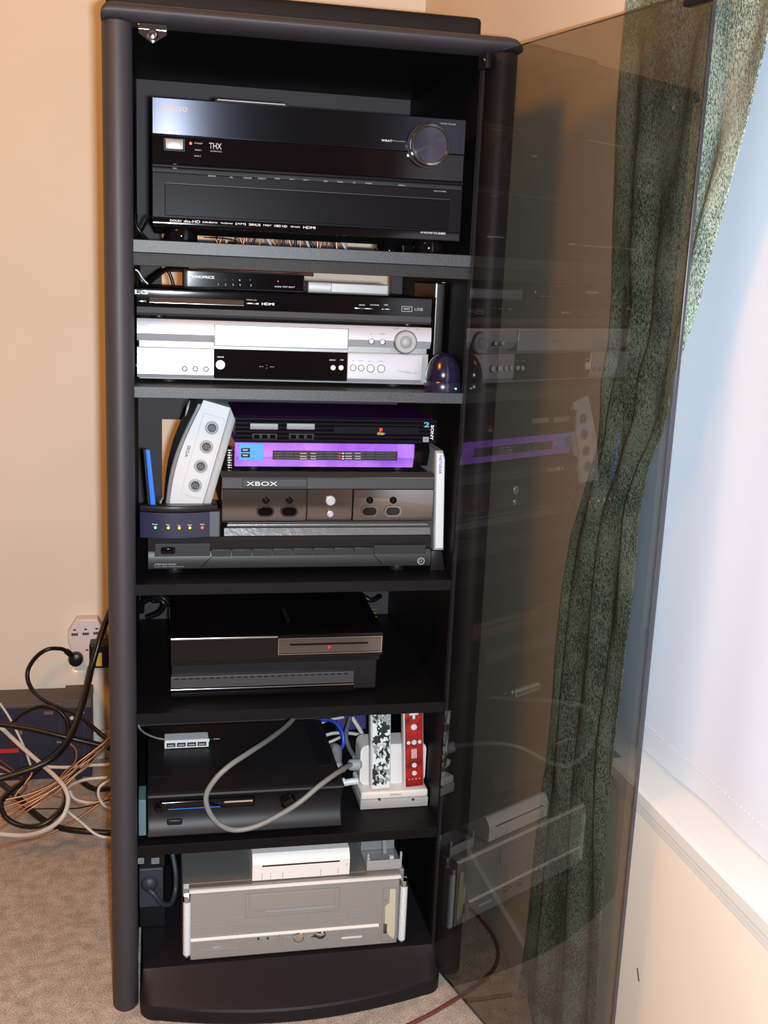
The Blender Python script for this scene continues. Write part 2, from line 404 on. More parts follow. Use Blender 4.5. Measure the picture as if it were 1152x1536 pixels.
# ---------------------------------------------------------------- cabinet
cab = thing('media_cabinet', 'tall black audio cabinet with open smoked glass door on the carpet', 'cabinet', (.247, .2, 0))
CY = .47
def post(x0, x1, z0, z1):
    n = 10; pr = [(x1, .02), (x0, .02)] + [(x0 + (x1 - x0) * i / n, .002 - .019 * math.sin(math.pi * i / n) ** .6) for i in range(n + 1)]
    return MB().prism(pr, z0, z1, 'z')
obj('post', post(-.0375, .0015, 0, 1.4535), BLK_POST, cab)
obj('post', post(.487, .5305, 0.012, 1.4555), BLK_POST, cab)
obj('side_panel', MB().box(-.036, -.0005, .0205, CY, .0, 1.455), BLK_IN, cab)
obj('side_panel', MB().box(.482, .529, .0205, CY, .0, 1.457), BLK_IN, cab)
# top frame with rounded outer corners and rounded nose
def rail():
    mb = MB(); b = mb.b; n = 8; rings = []
    xs = [(-.0375, 1), (-.0372, .62), (-.0355, .35), (-.032, .15), (-.027, .04), (-.02, 0), (.513, 0), (.52, .04), (.525, .15), (.5285, .35), (.5302, .62), (.5305, 1)]
    for x, dr in xs:
        zt = 1.4785 - .020 * dr; zb = 1.4545 if x < .02 else 1.4565
        pr = [(.03, zb)] + [(.0 - .020 * math.sin(math.pi * i / n) ** .6, zb + (zt - zb) * i / n) for i in range(n + 1)] + [(.03, zt)]
        rings.append([b.verts.new((x, p, q)) for p, q in pr])
    m = len(rings[0])
    for A, B in zip(rings, rings[1:]):
        for k in range(m): b.faces.new((A[k], A[(k + 1) % m], B[(k + 1) % m], B[k]))
    b.faces.new(rings[0]); b.faces.new(rings[-1][::-1]); return mb
obj('top_rail', rail(), BLK_POST, cab)
obj('top_board', MB().box(-.036, .529, .031, CY, 1.4575, 1.4785), BLK_IN, cab)
obj('raised_top', MB().box(-.040, .5325, .2, CY + .01, 1.479, 1.547, .008, 3), BLK_CAB, cab)
# back panel with cable openings, one per bay
def back():
    mb = MB(); y0, y1 = CY - .008, CY; hx0, hx1 = at(243, 640, CY).x, at(586, 425, CY).x
    mb.box(-.0003, hx0, y0, y1, .06, 1.457); mb.box(hx1, .4815, y0, y1, .06, 1.457)
    zs = [(1.195, 1.225), (1.0, 1.150), (.72, .872), (.56, .655), (.32, .445)]
    z = 1.457
    for a, c in zs: mb.box(hx0, hx1, y0, y1, c, z); z = a
    mb.box(hx0, hx1, y0, y1, .06, z); return mb
obj('back_panel', back(), BLK_BACK, cab)
SH = {1: (1.163, 1.180), 2: (.964, .980), 3: (.6745, .6915), 4: (.473, .490), 5: (.2555, .2725)}
for k in (1, 2, 3, 4, 5):
    z0, z1 = SH[k]
    s = obj('shelf', MB().box(0, .4815, .002, CY - .009, z0, z1, .0006, 1), BLK_SHELF if k < 3 else BLK_IN, cab)  # upper two shelves coloured paler for the flash shine on them
    if k == 1: obj('shelf_rail', MB().box(0.0003, .4812, .006, .03, 1.1455, 1.1628, .0006, 1), BLK_RAIL, cab)
# base with bulging front
def base_profile(off):
    P = []; rr = .030; cx0, cx1 = .0045, .4885; f0 = -.046
    for i in range(9):
        a = math.pi - math.pi / 2 * i / 8; P.append((cx0 + rr + rr * math.cos(a), f0 + rr - rr * math.sin(a)))
    for i in range(1, 24):
        u = i / 24; P.append((cx0 + rr + (cx1 - cx0 - 2 * rr) * u, f0 - .034 * math.sin(math.pi * u) ** .9))
    for i in range(9):
        a = math.pi / 2 - math.pi / 2 * i / 8; P.append((cx1 - rr + rr * math.cos(a), f0 + rr - rr * math.sin(a)))
    return [(x + (.2465 - x) * off * .02, y * (1 - off) - .001) for x, y in P]
mb = MB(); b = mb.b
lv = [(0, 0.03), (.004, 0), (.022, 0), (.0255, .03), (.030, .14), (.037, .34), (.046, .58), (.054, .80), (.060, .95), (.062, 1.0)]
rings = []
for z, off in lv:
    r_ = [b.verts.new((x, y + .004 * 0, z)) for x, y in base_profile(off)] + [b.verts.new((.4815, .3, z)), b.verts.new((.0045, .3, z))]
    rings.append(r_)
for A, B in zip(rings, rings[1:]):
    for k in range(len(A)): b.faces.new((A[k], A[(k + 1) % len(A)], B[(k + 1) % len(A)], B[k]))
b.faces.new(rings[0][::-1]); b.faces.new(rings[-1])
obj('base', mb, BLK_CAB, cab, 25)
obj('bottom_board', MB().box(0, .4815, .301, CY - .009, .03, .0618), BLK_IN, cab)
# roller catch under the top rail
rc = panel('catch_plate', cab, SMOKE, (207, 37, 250, 47), -.004, .004, .001)
c = at(229, 45, -.012)
obj('catch_roller', MB().lathe((c.x, -.018, c.z - .006), [(.001, -.001), (.005, 0), (.0075, .003), (.0075, .012), (.004, .013)], 'y', 20), CHROME, rc)
obj('catch_arm', MB().prism([(c.x - .018, c.z + .002), (c.x + .018, c.z + .002), (c.x + .018, c.z - .004), (c.x, c.z - .016), (c.x - .018, c.z - .004)], -.008, -.0045, 'y'), SMOKE, rc)
# glass door
MD = Matrix.Translation((.48, 0, 0)) @ Matrix.Rotation(R(-75), 4, 'Z')
TINT = bpy.data.materials.new('smoked glass'); TINT.use_nodes = True
glass_nodes(TINT, (.655, .655, .64), 1.62)
EDGE = mat('polished smoked glass edge', (.04, .04, .05), .15, spec=.8)
dm = MB(MD).box(.001, .4555, -.0025, .0025, .029, 1.4515, .0006, 1)
door = obj('door', dm, None, cab); door['label'] = 'smoked glass door swung open to the right'
me = door.data; me.materials.append(TINT); me.materials.append(EDGE)
nrm = (MD.to_3x3() @ Vector((0, 1, 0))).normalized()
for f in me.polygons:
    f.use_smooth = False
    if abs(f.normal.dot(nrm)) < .9: f.material_index = 1
obj('corner_catch', MB(MD).box(.412, .4535, -.0055, .0055, 1.4385, 1.4535, .0015), BLK_SAT, door)
for z in (1.4445, .034):
    obj('pivot_hinge', MB(MD).box(-.004, .018, -.006, .006, z - .012, z + .0085, .001), BLK_SAT, door)
    obj('hinge_screw', MB(MD).cyl((.010, .006, z), .003, .0015, 'y', 12), CHROME, door)
    obj('hinge_screw', MB(MD).cyl((.010, -.0075, z), .003, .0015, 'y', 12), CHROME, door)

# ================================================================ bay 1: receiver
Y0 = .004
rcv = thing('av_receiver', 'large black receiver with round volume knob on the top shelf', 'receiver', (.244, .15, 1.1802))
RX0, RX1 = .0266, .4615; RB, RT = 1.199, 1.3655
obj('casing', MB().box(RX0 + .002, RX1 - .002, Y0 + .012, .36, RB, RT - .002, .002), BLK_MAT, rcv)
for fx in (.066, .422):
    for fy in (.03, .31): obj('foot', MB().lathe((fx, fy, 1.1802), [(.0215, 0), (.0225, .002), (.0225, .014), (.020, .019)]), BLK_GLOSS, rcv)
def bar(name, m, z0, z1, y=Y0, d=.012, bev=.001, x0=RX0, x1=RX1, p=rcv): return obj(name, MB().box(x0, x1, y, y + d, z0, z1, bev), m, p)
bar('brushed_fascia', BLK_ALU, 1.3185, 1.3655)
dw = bar('display_window', BLK_GLOSS, 1.281, 1.3182, Y0 + .001)
bar('ledge', BLK_ALU2, 1.2765, 1.2808, Y0 - .002, .014)
bar('groove', BLK_MAT, 1.270, 1.2765, Y0 + .004, .009)
bar('fascia', BLK_ALU2, 1.2105, 1.270)
bar('logo_strip', BLK_GLOSS, 1.199, 1.2105, Y0 + .001)
fd = bar('flap', mat('flap black', (.005, .004, .006), .34, spec=.05), 1.2135, 1.2555, Y0 - .0022, .003, .0008, .0435, .4425)
obj('flap_trim', MB().box(.0435, .4425, Y0 - .0032, Y0 - .0018, 1.2555, 1.2562), DGREY, fd)
kc = at(642, 219, Y0)
kn = obj('volume_knob', MB().lathe((kc.x, Y0 - .0005, kc.z), [(.0285, .003), (.0285, -.016), (.0275, -.018), (.0245, -.0185), (.0235, -.016), (.001, -.0155)], 'y', 64), SMOKE, rcv, 25)
kf = bpy.data.materials.new('radially spun metal'); kf.use_nodes = True; kb = kf.node_tree.nodes['Principled BSDF'].inputs
kb['Base Color'].default_value = (.06, .055, .07, 1); kb['Metallic'].default_value = 1; kb['Roughness'].default_value = .10; kb['Anisotropic'].default_value = .95; kb['Anisotropic Rotation'].default_value = .25
tg = kf.node_tree.nodes.new('ShaderNodeTangent'); tg.direction_type = 'RADIAL'; tg.axis = 'Y'; kf.node_tree.links.new(tg.outputs[0], kb['Tangent'])
mbk = MB(); bk = mbk.b; cv = bk.verts.new((kc.x, Y0 - .0168, kc.z)); rg = [[], []]
for i in range(64):
    a = 2 * math.pi * i / 64
    for q, (r_, yy) in enumerate(((.0234, Y0 - .0168), (.0234, Y0 - .0154))): rg[q].append(bk.verts.new((kc.x + r_ * math.cos(a), yy, kc.z + r_ * math.sin(a))))
for i in range(64):
    j = (i + 1) % 64; bk.faces.new((cv, rg[0][i], rg[0][j])); bk.faces.new((rg[0][i], rg[1][i], rg[1][j], rg[0][j]))
obj('spun_face', mbk, kf, kn)
obj('knob_ring', MB().lathe((kc.x, Y0, kc.z), [(.0300, .001), (.0300, -.0025), (.0292, -.0032), (.0284, -.0025), (.0284, .001)], 'y', 64), DGREY, rcv)
text(rcv, 'ONKYO', 262, 163, Y0, .0062, INKGOLD, .034, bold=.02)
pb = panel('power_button', rcv, SILVER2, (248, 209, 275, 224), Y0 + .001, .003, .001)
outline('button_frame', rcv, DGREY, (246, 208, 277, 226), Y0 + .001)
disc('standby_light', rcv, LED_R, 286, 215, .0018, Y0 + .001, .0015)
for s, x, y, h in (('STANDBY', 298, 215, .0018), ('ZONE 2', 297, 225, .0018), ('ZONE 3', 296, 234, .0018), ('MASTER VOLUME', 672, 186, .002)): text(rcv, s, x, y, Y0 if y < 190 else Y0 + .001, h, INKG)
text(rcv, 'THX', 323, 219, Y0 + .001, .0075, INKG, .017, bold=.01); text(rcv, 'ULTRA2 PLUS', 324, 227, Y0 + .001, .0018, INKG)
text(rcv, 'WRAT', 580, 211, Y0, .003, INK, .015); text(rcv, 'Wide Range Amplifier', 598, 212, Y0, .0018, INKG, .02)
for s, x, y in (('BD/DVD', 318, 264), ('CBL', 347, 266), ('VCR/DVR', 371, 267), ('GAME/TV', 393, 268), ('GAME', 416, 268), ('AUX 1', 438, 269), ('AUX 2', 459, 270), ('TAPE', 488, 272), ('TUNER', 510, 273), ('CD', 531, 274), ('PHONO', 553, 275), ('DISPLAY', 603, 278), ('PUSH TO OPEN', 660, 287)):
    text(rcv, s, x, y, Y0, .0019, INKG)
disc('phone_socket', rcv, DGREY, 262, 250, .0042, Y0 + .004, .003)
obj('socket_hole', MB().cyl((at(262, 250, Y0).x, Y0 + .0005, at(262, 250, Y0).z), .002, .003, 'y', 14), BLK_GLOSS, rcv)
for s, x, wd, h in (('DOLBY', 264, .016, .0026), ('dts-HD', 288, .022, .0036), ('BURR-BROWN', 315, .02, .0022), ('Audyssey', 340, .017, .0026), ('[XM]', 361, .014, .003), ('SIRIUS', 382, .016, .003), ('HQV', 401, .011, .0026), ('1080 HD', 421, .018, .003), ('DEEP COLOR', 443, .013, .002), ('HDMI', 464, .017, .0034)):
    text(rcv, s, x, 331 + (x - 264) * .052, Y0 + .001, h, INK, wd)
text(rcv, 'TRUEHD', 264, 335, Y0 + .001, .0022, INK, .016)
text(rcv, 'AV RECEIVER', 640, 349, Y0 + .001, .0024, INK, .018); text(rcv, 'TX-SR802', 659, 350, Y0 + .001, .0028, INK, .018)
# curved smear of the display glass reflection is real reflection; thin item lying on the receiver
sr = thing('remote_control', 'thin black remote lying flat on top of the receiver', 'remote', (.16, .05, RT))
obj('body', MB().prism([(.108, RT - .0018), (.212, RT - .0018), (.208, RT + .0062), (.112, RT + .0062)], .02, .062, 'y', .0008), BLK_MAT, sr)
obj('edge_strip', MB().box(.114, .206, .0192, .0205, RT + .0038, RT + .0052), LGREY, sr)

# ================================================================ bay 2
vcr = thing('video_recorder', 'wide silver video cassette recorder with tape flap on the second shelf', 'recorder', (.22, .2, .9802))
VY = .05; VX0, VX1 = .0045, .4375
obj('casing', MB().box(VX0 + .002, VX1 - .002, VY + .012, .37, .9865, 1.0705, .0015), SILVER2, vcr)
for fx in (.05, .39):
    for fy in (.09, .33): obj('foot', MB().cyl((fx, fy, .9802), .012, .0068, 'z', 20), BLK_MAT, vcr)
def zf(px, py, Y=VY): return at(px, py, Y).z
zt, zm, zb_ = 1.0722, zf(420, 519), .9862
mb = MB().prism([(VY, zt), (VY - .002, zt - .004), (VY - .003, zm + .013), (VY + .004, zm + .002), (VY + .013, zm + .002), (VY + .013, zt)], VX0, VX1, 'x', .0005)
obj('fascia', mb, SILVER, vcr)
zq = zf(420, 526)
obj('fascia', MB().prism([(VY, zq), (VY - .001, zq - .003), (VY - .001, .9935), (VY + .003, .9885), (VY + .013, .9885), (VY + .013, zq)], VX0, at(321, 545, VY).x, 'x', .0005), SILVER, vcr)
obj('fascia', MB().prism([(VY, zq), (VY - .001, zq - .003), (VY - .001, .9935), (VY + .003, .9885), (VY + .013, .9885), (VY + .013, zq)], at(521, 550, VY).x, at(633, 550, VY).x, 'x', .0005), SILVER, vcr)
obj('display_window', MB().box(at(321, 545, VY).x + .0003, at(521, 550, VY).x - .0003, VY, VY + .013, .9895, zq, .0008), BLK_GLOSS, vcr)
obj('plinth', MB().box(VX0 + .003, VX1 - .003, VY + .004, VY + .03, .9862, .9884, .0004), GREY, vcr)
obj('recess', MB().box(at(633, 550, VY).x + .0003, VX1 - .002, VY + .004, VY + .013, .9886, zq), LGREY, vcr)
tf = panel('tape_flap', vcr, SILVER, (322, 490, 522, 521), VY - .003, .0022, .0008)
outline('flap_gap', vcr, GREY, (321, 489.5, 523, 522), VY - .0028, .0007, .0006)
text(vcr, 'JVC', 216, 488, VY - .003, .0065, GREY, .017)
text(vcr, 'Super VHS ET', 422, 507, VY - .0055, .0045, GREY, .037, shear=.25); text(vcr, 'TapeGate', 424, 514, VY - .0055, .0022, GREY, .014)
p = at(607.5, 513, VY)
jog = obj('jog_dial', MB().lathe((p.x, VY - .0022, p.z), [(.0165, .002), (.0165, -.004), (.015, -.006), (.0095, -.006), (.0085, -.0045), (.007, -.007), (.004, -.0085), (.001, -.009)], 'y', 40), LGREY, vcr)
obj('dial_gap', MB().lathe((p.x, VY - .0022, p.z), [(.0178, .002), (.0178, -.0012), (.0168, -.0012), (.0168, .002)], 'y', 40), DGREY, vcr)
for x, y in ((557, 512), (573.5, 513)):
    disc('button', vcr, WHITE, x, y, .0034, VY - .003, .0022); q = at(x, y, VY)
    obj('button_rim', MB().lathe((q.x, VY - .0024, q.z), [(.0043, .001), (.0043, -.0016), (.0036, -.0016), (.0036, .001)], 'y', 24), DGREY, vcr)
for x, y, r_ in ((529.5, 551.5, .0040), (541.5, 552, .0040), (555.5, 552.5, .0052), (571.5, 553, .0052)):
    disc('button', vcr, WHITE, x, y, r_, VY - .001, .0024); q = at(x, y, VY)
    obj('button_rim', MB().lathe((q.x, VY - .0006, q.z), [(r_ + .0008, .001), (r_ + .0008, -.0016), (r_ + .0001, -.0016), (r_ + .0001, .001)], 'y', 24), DGREY, vcr)
for s, x, y in (('EJECT', 557, 501), ('TV/VIDEO', 573, 501), ('REC', 530, 541), ('PAUSE', 541, 541), ('PLAY', 555, 542), ('STOP/EJECT', 572, 542), ('REVIEW', 594, 493), ('CUE', 626, 494), ('S-VHS', 637, 513)):
    text(vcr, s, x, y, VY - (.003 if y < 530 else .001), .0016, DGREY)
text(vcr, 'CurVeStyle', 607, 558, VY - .001, .0042, GREY, .022, rot=-8, shear=.3); text(vcr, 'HQ', 623, 560, VY - .001, .003, GREY)
for x, y in ((277, 553), (293, 553), (309, 553.5)):
    q = at(x, y, VY); obj('av_socket', MB().lathe((q.x, VY - .0006, q.z), [(.0042, .001), (.0042, -.0022), (.0024, -.0022), (.0024, .0005), (.001, .0005)], 'y', 20), DGREY, vcr)
text(vcr, 'AV COMPU LINK', 217, 532, VY - .001, .0019, DGREY, .022); text(vcr, 'S-VHS', 210, 548, VY - .001, .003, GREY, .012); text(vcr, 'VIDEO   AUDIO   R', 293, 543, VY - .001, .0016, GREY)
disc('power_button', vcr, WHITE, 330.5, 547, .0068, VY, .003); text(vcr, 'POWER', 331, 535.5, VY, .002, INK)
for x in (499.5, 511.5): disc('display_button', vcr, WHITE, x, 551.5, .0038, VY, .002)
text(vcr, 'DISPLAY', 499, 540, VY, .0018, INK); text(vcr, 'STEP', 513, 540, VY, .0018, INK)
text(vcr, '-- : --', 400, 550, VY, .006, mat('dim segment', (.05, .05, .06), .4), .022)

bd = thing('disc_player', 'slim glossy black disc player stacked on the silver video recorder', 'disc player', (.22, .2, 1.0727))
hull(bd, 'casing', BLK_SAT, VX0 + .001, .436, VY + .008, .30, 1.0765, 1.1165, .002, feet=.0038, fr_=.01)
x0, x1 = VX0, .4365
obj('fascia', MB().prism([(VY + .004, 1.1168), (VY + .0005, 1.1145), (VY, 1.1100), (VY + .002, 1.0885), (VY + .010, 1.0885), (VY + .010, 1.1168)], x0, x1, 'x', .0005), BLK_GLOSS, bd)
obj('trim', MB().prism([(VY + .001, 1.0883), (VY - .001, 1.0805), (VY + .003, 1.0768), (VY + .010, 1.0768), (VY + .010, 1.0883)], x0, x1, 'x', .0005), DGREY, bd)
panel('tray_slot', bd, mat('brown tray slot', (.05, .02, .01), .5, spec=.1), (224, 447.5, 366, 456), VY + .001, .0014, .0005)
panel('tray_lip', bd, CHROME, (224, 455.3, 366, 456.5), VY + .0005, .0016, .0004)
panel('button_bar', bd, CHROME, (206, 450.5, 219, 453), VY + .0005, .0014, .0004); panel('button_bar', bd, CHROME, (369, 454, 388, 456.5), VY + .0005, .0014, .0004)
panel('button_bar', bd, CHROME, (532, 462, 560, 463.5), VY + .0005, .0014, .0004); panel('button_bar', bd, CHROME, (572, 463, 586, 464.5), VY + .0005, .0014, .0004)
text(bd, 'LG', 212, 438, VY + .0005, .006, INK, .018, bold=.03); text(bd, 'HDMI', 402, 456, VY + .0005, .0036, INK, .018, bold=.02)
text(bd, 'OPEN/CLOSE', 377, 450, VY + .0005, .0018, INKG)
for s, x in (('RESUME', 543, ), ('PLAY/PAUSE', 562, ), ('STOP', 579, )): text(bd, s, x, 457.5, VY + .0005, .0017, INK)
outline('usb_socket', bd, LGREY, (602, 459.5, 618, 467.5), VY + .001, .0008, .0012); panel('usb_tongue', bd, GREY, (605, 462, 615, 464.5), VY + .001, .001)
text(bd, 'USB', 628, 464, VY + .0005, .0042, INKG, .013)

hs = thing('hdmi_switch', 'small black video switch with tiny lights on the disc player', 'switch box', (.157, .1, 1.1166))
SY = .072; x0, x1, z0, z1 = fr(275, 407, 457, 434.5, SY); z0 = 1.1166
obj('casing', MB().box(x0, x1, SY, SY + .07, z0, z1 - .0005, .004, 3), DGREY, hs)
panel('front_plate', hs, BLK_GLOSS, (280.5, 409.5, 455.5, 433.5), SY + .0005, .001, .0008)
text(hs, 'MONOPRICE', 302.5, 415.5, SY - .0004, .0038, INK, .036, bold=.03)
for i, x in enumerate((327, 338, 349, 359.5)):
    disc('port_light', hs, LED_G if i == 3 else DGREY, x, 419.5 + i * .25, .0008, SY, .0006, .0002); text(hs, str(i + 1), x + .5, 426.5 + i * .3, SY - .0004, .0025, INK)
text(hs, '5', 375.5, 420, SY - .0004, .0015, INK); text(hs, '5', 376.5, 428, SY - .0004, .0025, INK)
disc('power_light', hs, LED_R, 417, 422, .0009, SY, .0006, .0002); text(hs, 'POWER', 417, 430, SY - .0004, .002, INK); text(hs, 'INPUT SELECT', 433, 430.5, SY - .0004, .002, INK)

sb = thing('tuner_box', 'small flat silver box right of the black video switch', 'box', (.335, .13, 1.1166))
x0, x1, z0, z1 = fr(462, 424.5, 584, 437, .09)
obj('casing', MB().box(x0, x1, .091, .17, 1.1166, z1, .0015), SILVER2, sb)
obj('front_strip', MB().box(at(497, 430, .09).x, x1 - .002, .0892, .0915, 1.1185, z1 - .0015, .0006), SILVER2, sb)

ub = thing('upright_drive', 'glossy black upright box behind the dark dome on the second shelf', 'hard drive', (.459, .2, .9802))
x0, x1, z0, z1 = fr(650, 422, 703, 570, .125)
obj('casing', MB().box(x0, .4770, .126, .27, .9802, 1.1395, .003, 3), mat('glossy brown black', (.010, .005, .004), .25), ub)
obj('edge_trim', MB().box(x0 + .0003, x0 + .0021, .1245, .127, 1.116, 1.138, .0005), WHITE, ub)
obj('top_trim', MB().box(x0 + .010, .4765, .1245, .127, 1.1385, 1.1402, .0004), CHROME, ub)

pk = thing('ir_receiver', 'dark purple dome gadget with green light right of the silver recorder', 'gadget', (.4525, .018, .9802))
c = Vector((.4518, .021, .9802))
obj('base', MB().lathe(c, [(.0272, 0), (.0282, .003), (.0275, .013), (.0262, .016)], seg=40), mat('deep violet plastic', (.014, .010, .034), .25, coat=.3), pk)
obj('dome', MB().lathe(c + Vector((0, 0, .0162)), [(.0255, 0), (.0265, .006), (.0258, .014), (.022, .026), (.0155, .036), (.009, .0405), (.001, .042)], seg=40), mat('deep violet dome', (.010, .007, .026), .2, coat=.3), pk)
obj('status_light', MB().cyl((at(684, 580, -.006).x, -.0062, .9872), .0013, .003, 'y', 12), LED_G, pk)

# ================================================================ bay 3
ST = .7525                                                   # top of the selector
SELB = mat('selector black plastic', (.020, .020, .022), .42, spec=.35)
sl = thing('av_selector', 'long black selector unit with row of flat buttons on the third shelf', 'switch box', (.23, .15, .6917))
KY = .043
x0, x1, zb, zt = fr(220, 805, 649, 856, KY); x0 = .0185; x1 = .4535
obj('casing', MB().box(x0 + .002, x1 - .002, KY + .014, .25, .701, ST, .003), BLK_SAT, sl)
for fx in (.058, .405):
    for fy in (.07, .21): obj('foot', MB().cyl((fx, fy, .6917), .012, .0096, 'z', 20, bev=.001), BLK_SAT, sl)
zr = at(430, 826, KY).z
obj('visor', MB().prism([(KY + .014, ST), (KY + .004, ST - .001), (KY + .001, ST - .006), (KY + .003, zr + .001), (KY + .014, zr + .001)], x0, x1, 'x', .0008), BLK_SAT, sl)
obj('fascia', MB().prism([(KY + .014, zr + .0006), (KY + .003, zr), (KY - .002, zr - .012), (KY + .001, .7035), (KY + .014, .7015)], x0, x1, 'x', .001), SELB, sl)
xs = [316.5 + i * 30.6 for i in range(9)]
for i in range(8):
    panel('selector_button', sl, SELB, (xs[i] + .6, 823.5 - i * .4, xs[i + 1] - .6, 834 - i * .4), KY + .001, .0035, .0006)
panel('power_panel', sl, SELB, (232, 815, 315, 834), KY + .0005, .0025, .0008); panel('blank_panel', sl, SELB, (561, 817, 638, 830), KY + .0005, .0025, .0008)
q = at(252, 825, KY)
obj('power_button', MB().box(q.x - .0105, q.x + .0105, KY - .0055, KY, q.z - .0052, q.z + .0052, .0048, 4), BLK_GLOSS, sl)
for a, b_ in (((302, 851), (317, 836)), ((573, 846), (560, 831))):
    A, B = at(*a, KY - .0022), at(*b_, KY - .0022); obj('seam', MB().tube([A, B], .0005, 6), BLK_GLOSS, sl)
text(sl, 'SYSTEM SELECTOR PRO', 248, 846.5, KY - .0015, .0028, INKG, .032); text(sl, 'AUDIO VIDEO S-VIDEO DIGITAL', 254, 850, KY - .0015, .0013, INKG, .044)
q = at(631, 841, KY); obj('emblem', MB().lathe((q.x, KY - .0012, q.z), [(.0058, .001), (.0058, -.0012), (.0048, -.0012), (.0048, .001)], 'y', 24), INKG, sl)
text(sl, 'G', 631, 841, KY - .0018, .006, INKG, .007, shear=.4)

TRAYM = mat('worn dark silver', (.13, .13, .135), .3, metal=.5, bump=.4, bscale=120)
tr = thing('flat_switch', 'flat bright silver box beneath the chrome fronted game console', 'box', (.285, .12, ST + .0002))
x0, x1, z0, z1 = fr(338, 785, 644, 799, .048)
obj('casing', MB().box(x0 + .004, x1 - .002, .058, .2, ST + .0002, z1 - .0008, .001), SILVER2, tr)
obj('front_bar', MB().box(x0 + .002, x1, .050, .0575, (z0 + z1) / 2 + .001, z1 - .0008, .0018), TRAYM, tr)
obj('front_bar', MB().prism([(.058, ST + .0004), (.046, ST + .0004), (.050, (z0 + z1) / 2), (.058, (z0 + z1) / 2)], x0 - .002, x1 + .002, 'x', .0004), TRAYM, tr)

XY = .045; xb = z1 - .0006
xbx = thing('game_console', 'bulky game console with dark mirror front under the purple console', 'game console', (.29, .2, xb))
x0, x1, zz0, zz1 = fr(332, 709, 651, 784, XY); xt = zz1
zl0, zl1 = at(490, 734, XY).z, at(490, 717, XY).z
mb = MB().box(x0 + .004, x1 - .004, XY + .016, .31, xb + .002, xt - .001, .004)
obj('casing', mb, BLK_MAT, xbx)
obj('front_band', MB().prism([(XY + .017, xt), (XY + .008, xt), (XY + .001, zl1 + .001), (XY + .001, zl1), (XY + .017, zl1)], x0, x1, 'x', .001), SMOKE, xbx)
obj('tray_band', MB().box(x0 + .001, x1 - .001, XY + .003, XY + .017, zl0, zl1 - .0004, .0006), DGREY, xbx)
zc = zl0 - .0006
for nm, a, b_, y in (('front_panel', 333, 460, XY), ('front_panel', 461, 529, XY + .003), ('front_panel', 530, 650, XY)):
    xa, xc = at(a, 755, XY).x, at(b_, 755, XY).x
    obj(nm, MB().prism([(y, zc), (y - .001, zc - .01), (y - .001, xb + .012), (y + .004, xb + .003), (XY + .017, xb + .003), (XY + .017, zc)], xa, xc, 'x', .001), SMOKE, xbx)
for x in (398, 433.5, 554, 589):
    yy = 750 if x < 500 else 750; q = at(x + .5, yy, XY)
    obj('port_bump', MB().lathe((q.x, XY - .0008, q.z), [(.0058, .001), (.0052, -.0028), (.003, -.0045), (.001, -.005)], 'y', 20), BLK_GLOSS, xbx)
    q = at(x, 766.5, XY)
    pr = obj('port_rim', MB().box(q.x - .0135, q.x + .0135, XY - .0025, XY + .0005, q.z - .0088, q.z + .0088, .0085, 6, only=lambda e: abs((e.verts[0].co - e.verts[1].co).normalized().y) > .9), SMOKE, xbx)
    obj('port_hole', MB().box(q.x - .0108, q.x + .0108, XY - .0029, XY - .0015, q.z - .0062, q.z + .0062, .006, 6, only=lambda e: abs((e.verts[0].co - e.verts[1].co).normalized().y) > .9), BLK_GLOSS, pr)
disc('power_button', xbx, SILVER, 495.5, 750.5, .0078, XY + .0025, .005, .002, 28); disc('eject_button', xbx, SILVER, 495, 770.5, .0055, XY + .0025, .0045, .002, 24)
text(xbx, 'XBOX', 393, 725.5, XY + .003, .0062, INK, .046)
outline('tray_seam', xbx, BLK_GLOSS, (364, 718, 461, 731), XY + .0028, .0006, .0004)
# raised cross on the lid
for dx in (-1, 1):
    obj('lid_ridge', MB().prism([(.287 + dx * .045 - .006, xt - .0005), (.287 - .004 * 0 - .004, xt + .007), (.287 + .004, xt + .007), (.287 + dx * .045 + .006, xt - .0005)], XY + .018, .28, 'y'), BLK_GLOSS, xbx)

pc_b = xt + .0002
PY = .048
pu = thing('game_console', 'bright purple console with blue port panel under the black ribbed one', 'game console', (.28, .15, pc_b + .007))
x0, x1, z0, z1 = fr(352, 665, 622, 690, PY); ptop = z1; pb0 = pc_b + .0072
obj('shell', MB().prism([(PY, ptop), (PY, z0 + .004), (PY + .003, z0), (PY + .006, pb0), (.21, pb0), (.21, ptop)], x0, x1, 'x', .0015), PURPLE, pu)
obj('side_cheek', MB().prism([(PY + .012, ptop - .001), (PY + .004, ptop - .012), (PY + .016, pb0 + .001), (.2, pb0 + .001), (.2, ptop - .001)], x1 - .0004, x1 + .026, 'x', .002), BLK_GLOSS, pu)
panel('port_panel', pu, BLUE2, (358, 665, 395, 690.5), PY, .0012)
for y in (675, 683):
    panel('port', pu, BLK_MAT, (361.5, y - 3, 375, y + 3), PY - .001, .0012); panel('port_tongue', pu, LGREY, (364, y - 1.2, 372, y + 1.2), PY - .0018, .0008)
vt = panel('vent_grille', pu, BLK_MAT, (409, 676.5, 596, 690), PY, .0014)
for i in range(12):
    a = 411 + i * 15.3
    for y in (679, 683, 687): panel('vent_bar', vt, DGREY, (a, y - .7 + (i > 9) * .4, a + 13.6, y + .9 + (i > 9) * .4), PY - .0012, .0006, 0)
for x0_, x1_, m in ((450, 460, INKGOLD), (466, 474, INKG), (508, 511, mat('red mark', (.6, .03, .02), .4)), (513, 516, INK), (518, 528, INKG), (532, 541, INKG)):
    for y in (680, 684.5, 688): panel('vent_mark', vt, m, (x0_, y - .6, x1_, y + .6), PY - .0018, .0004, 0)
for fx in (x0 + .03, x1 - .02):
    for fy in (.075, .19): obj('foot', MB().cyl((fx, fy, pc_b), .007, .0074, 'z', 16), BLK_MAT, pu)

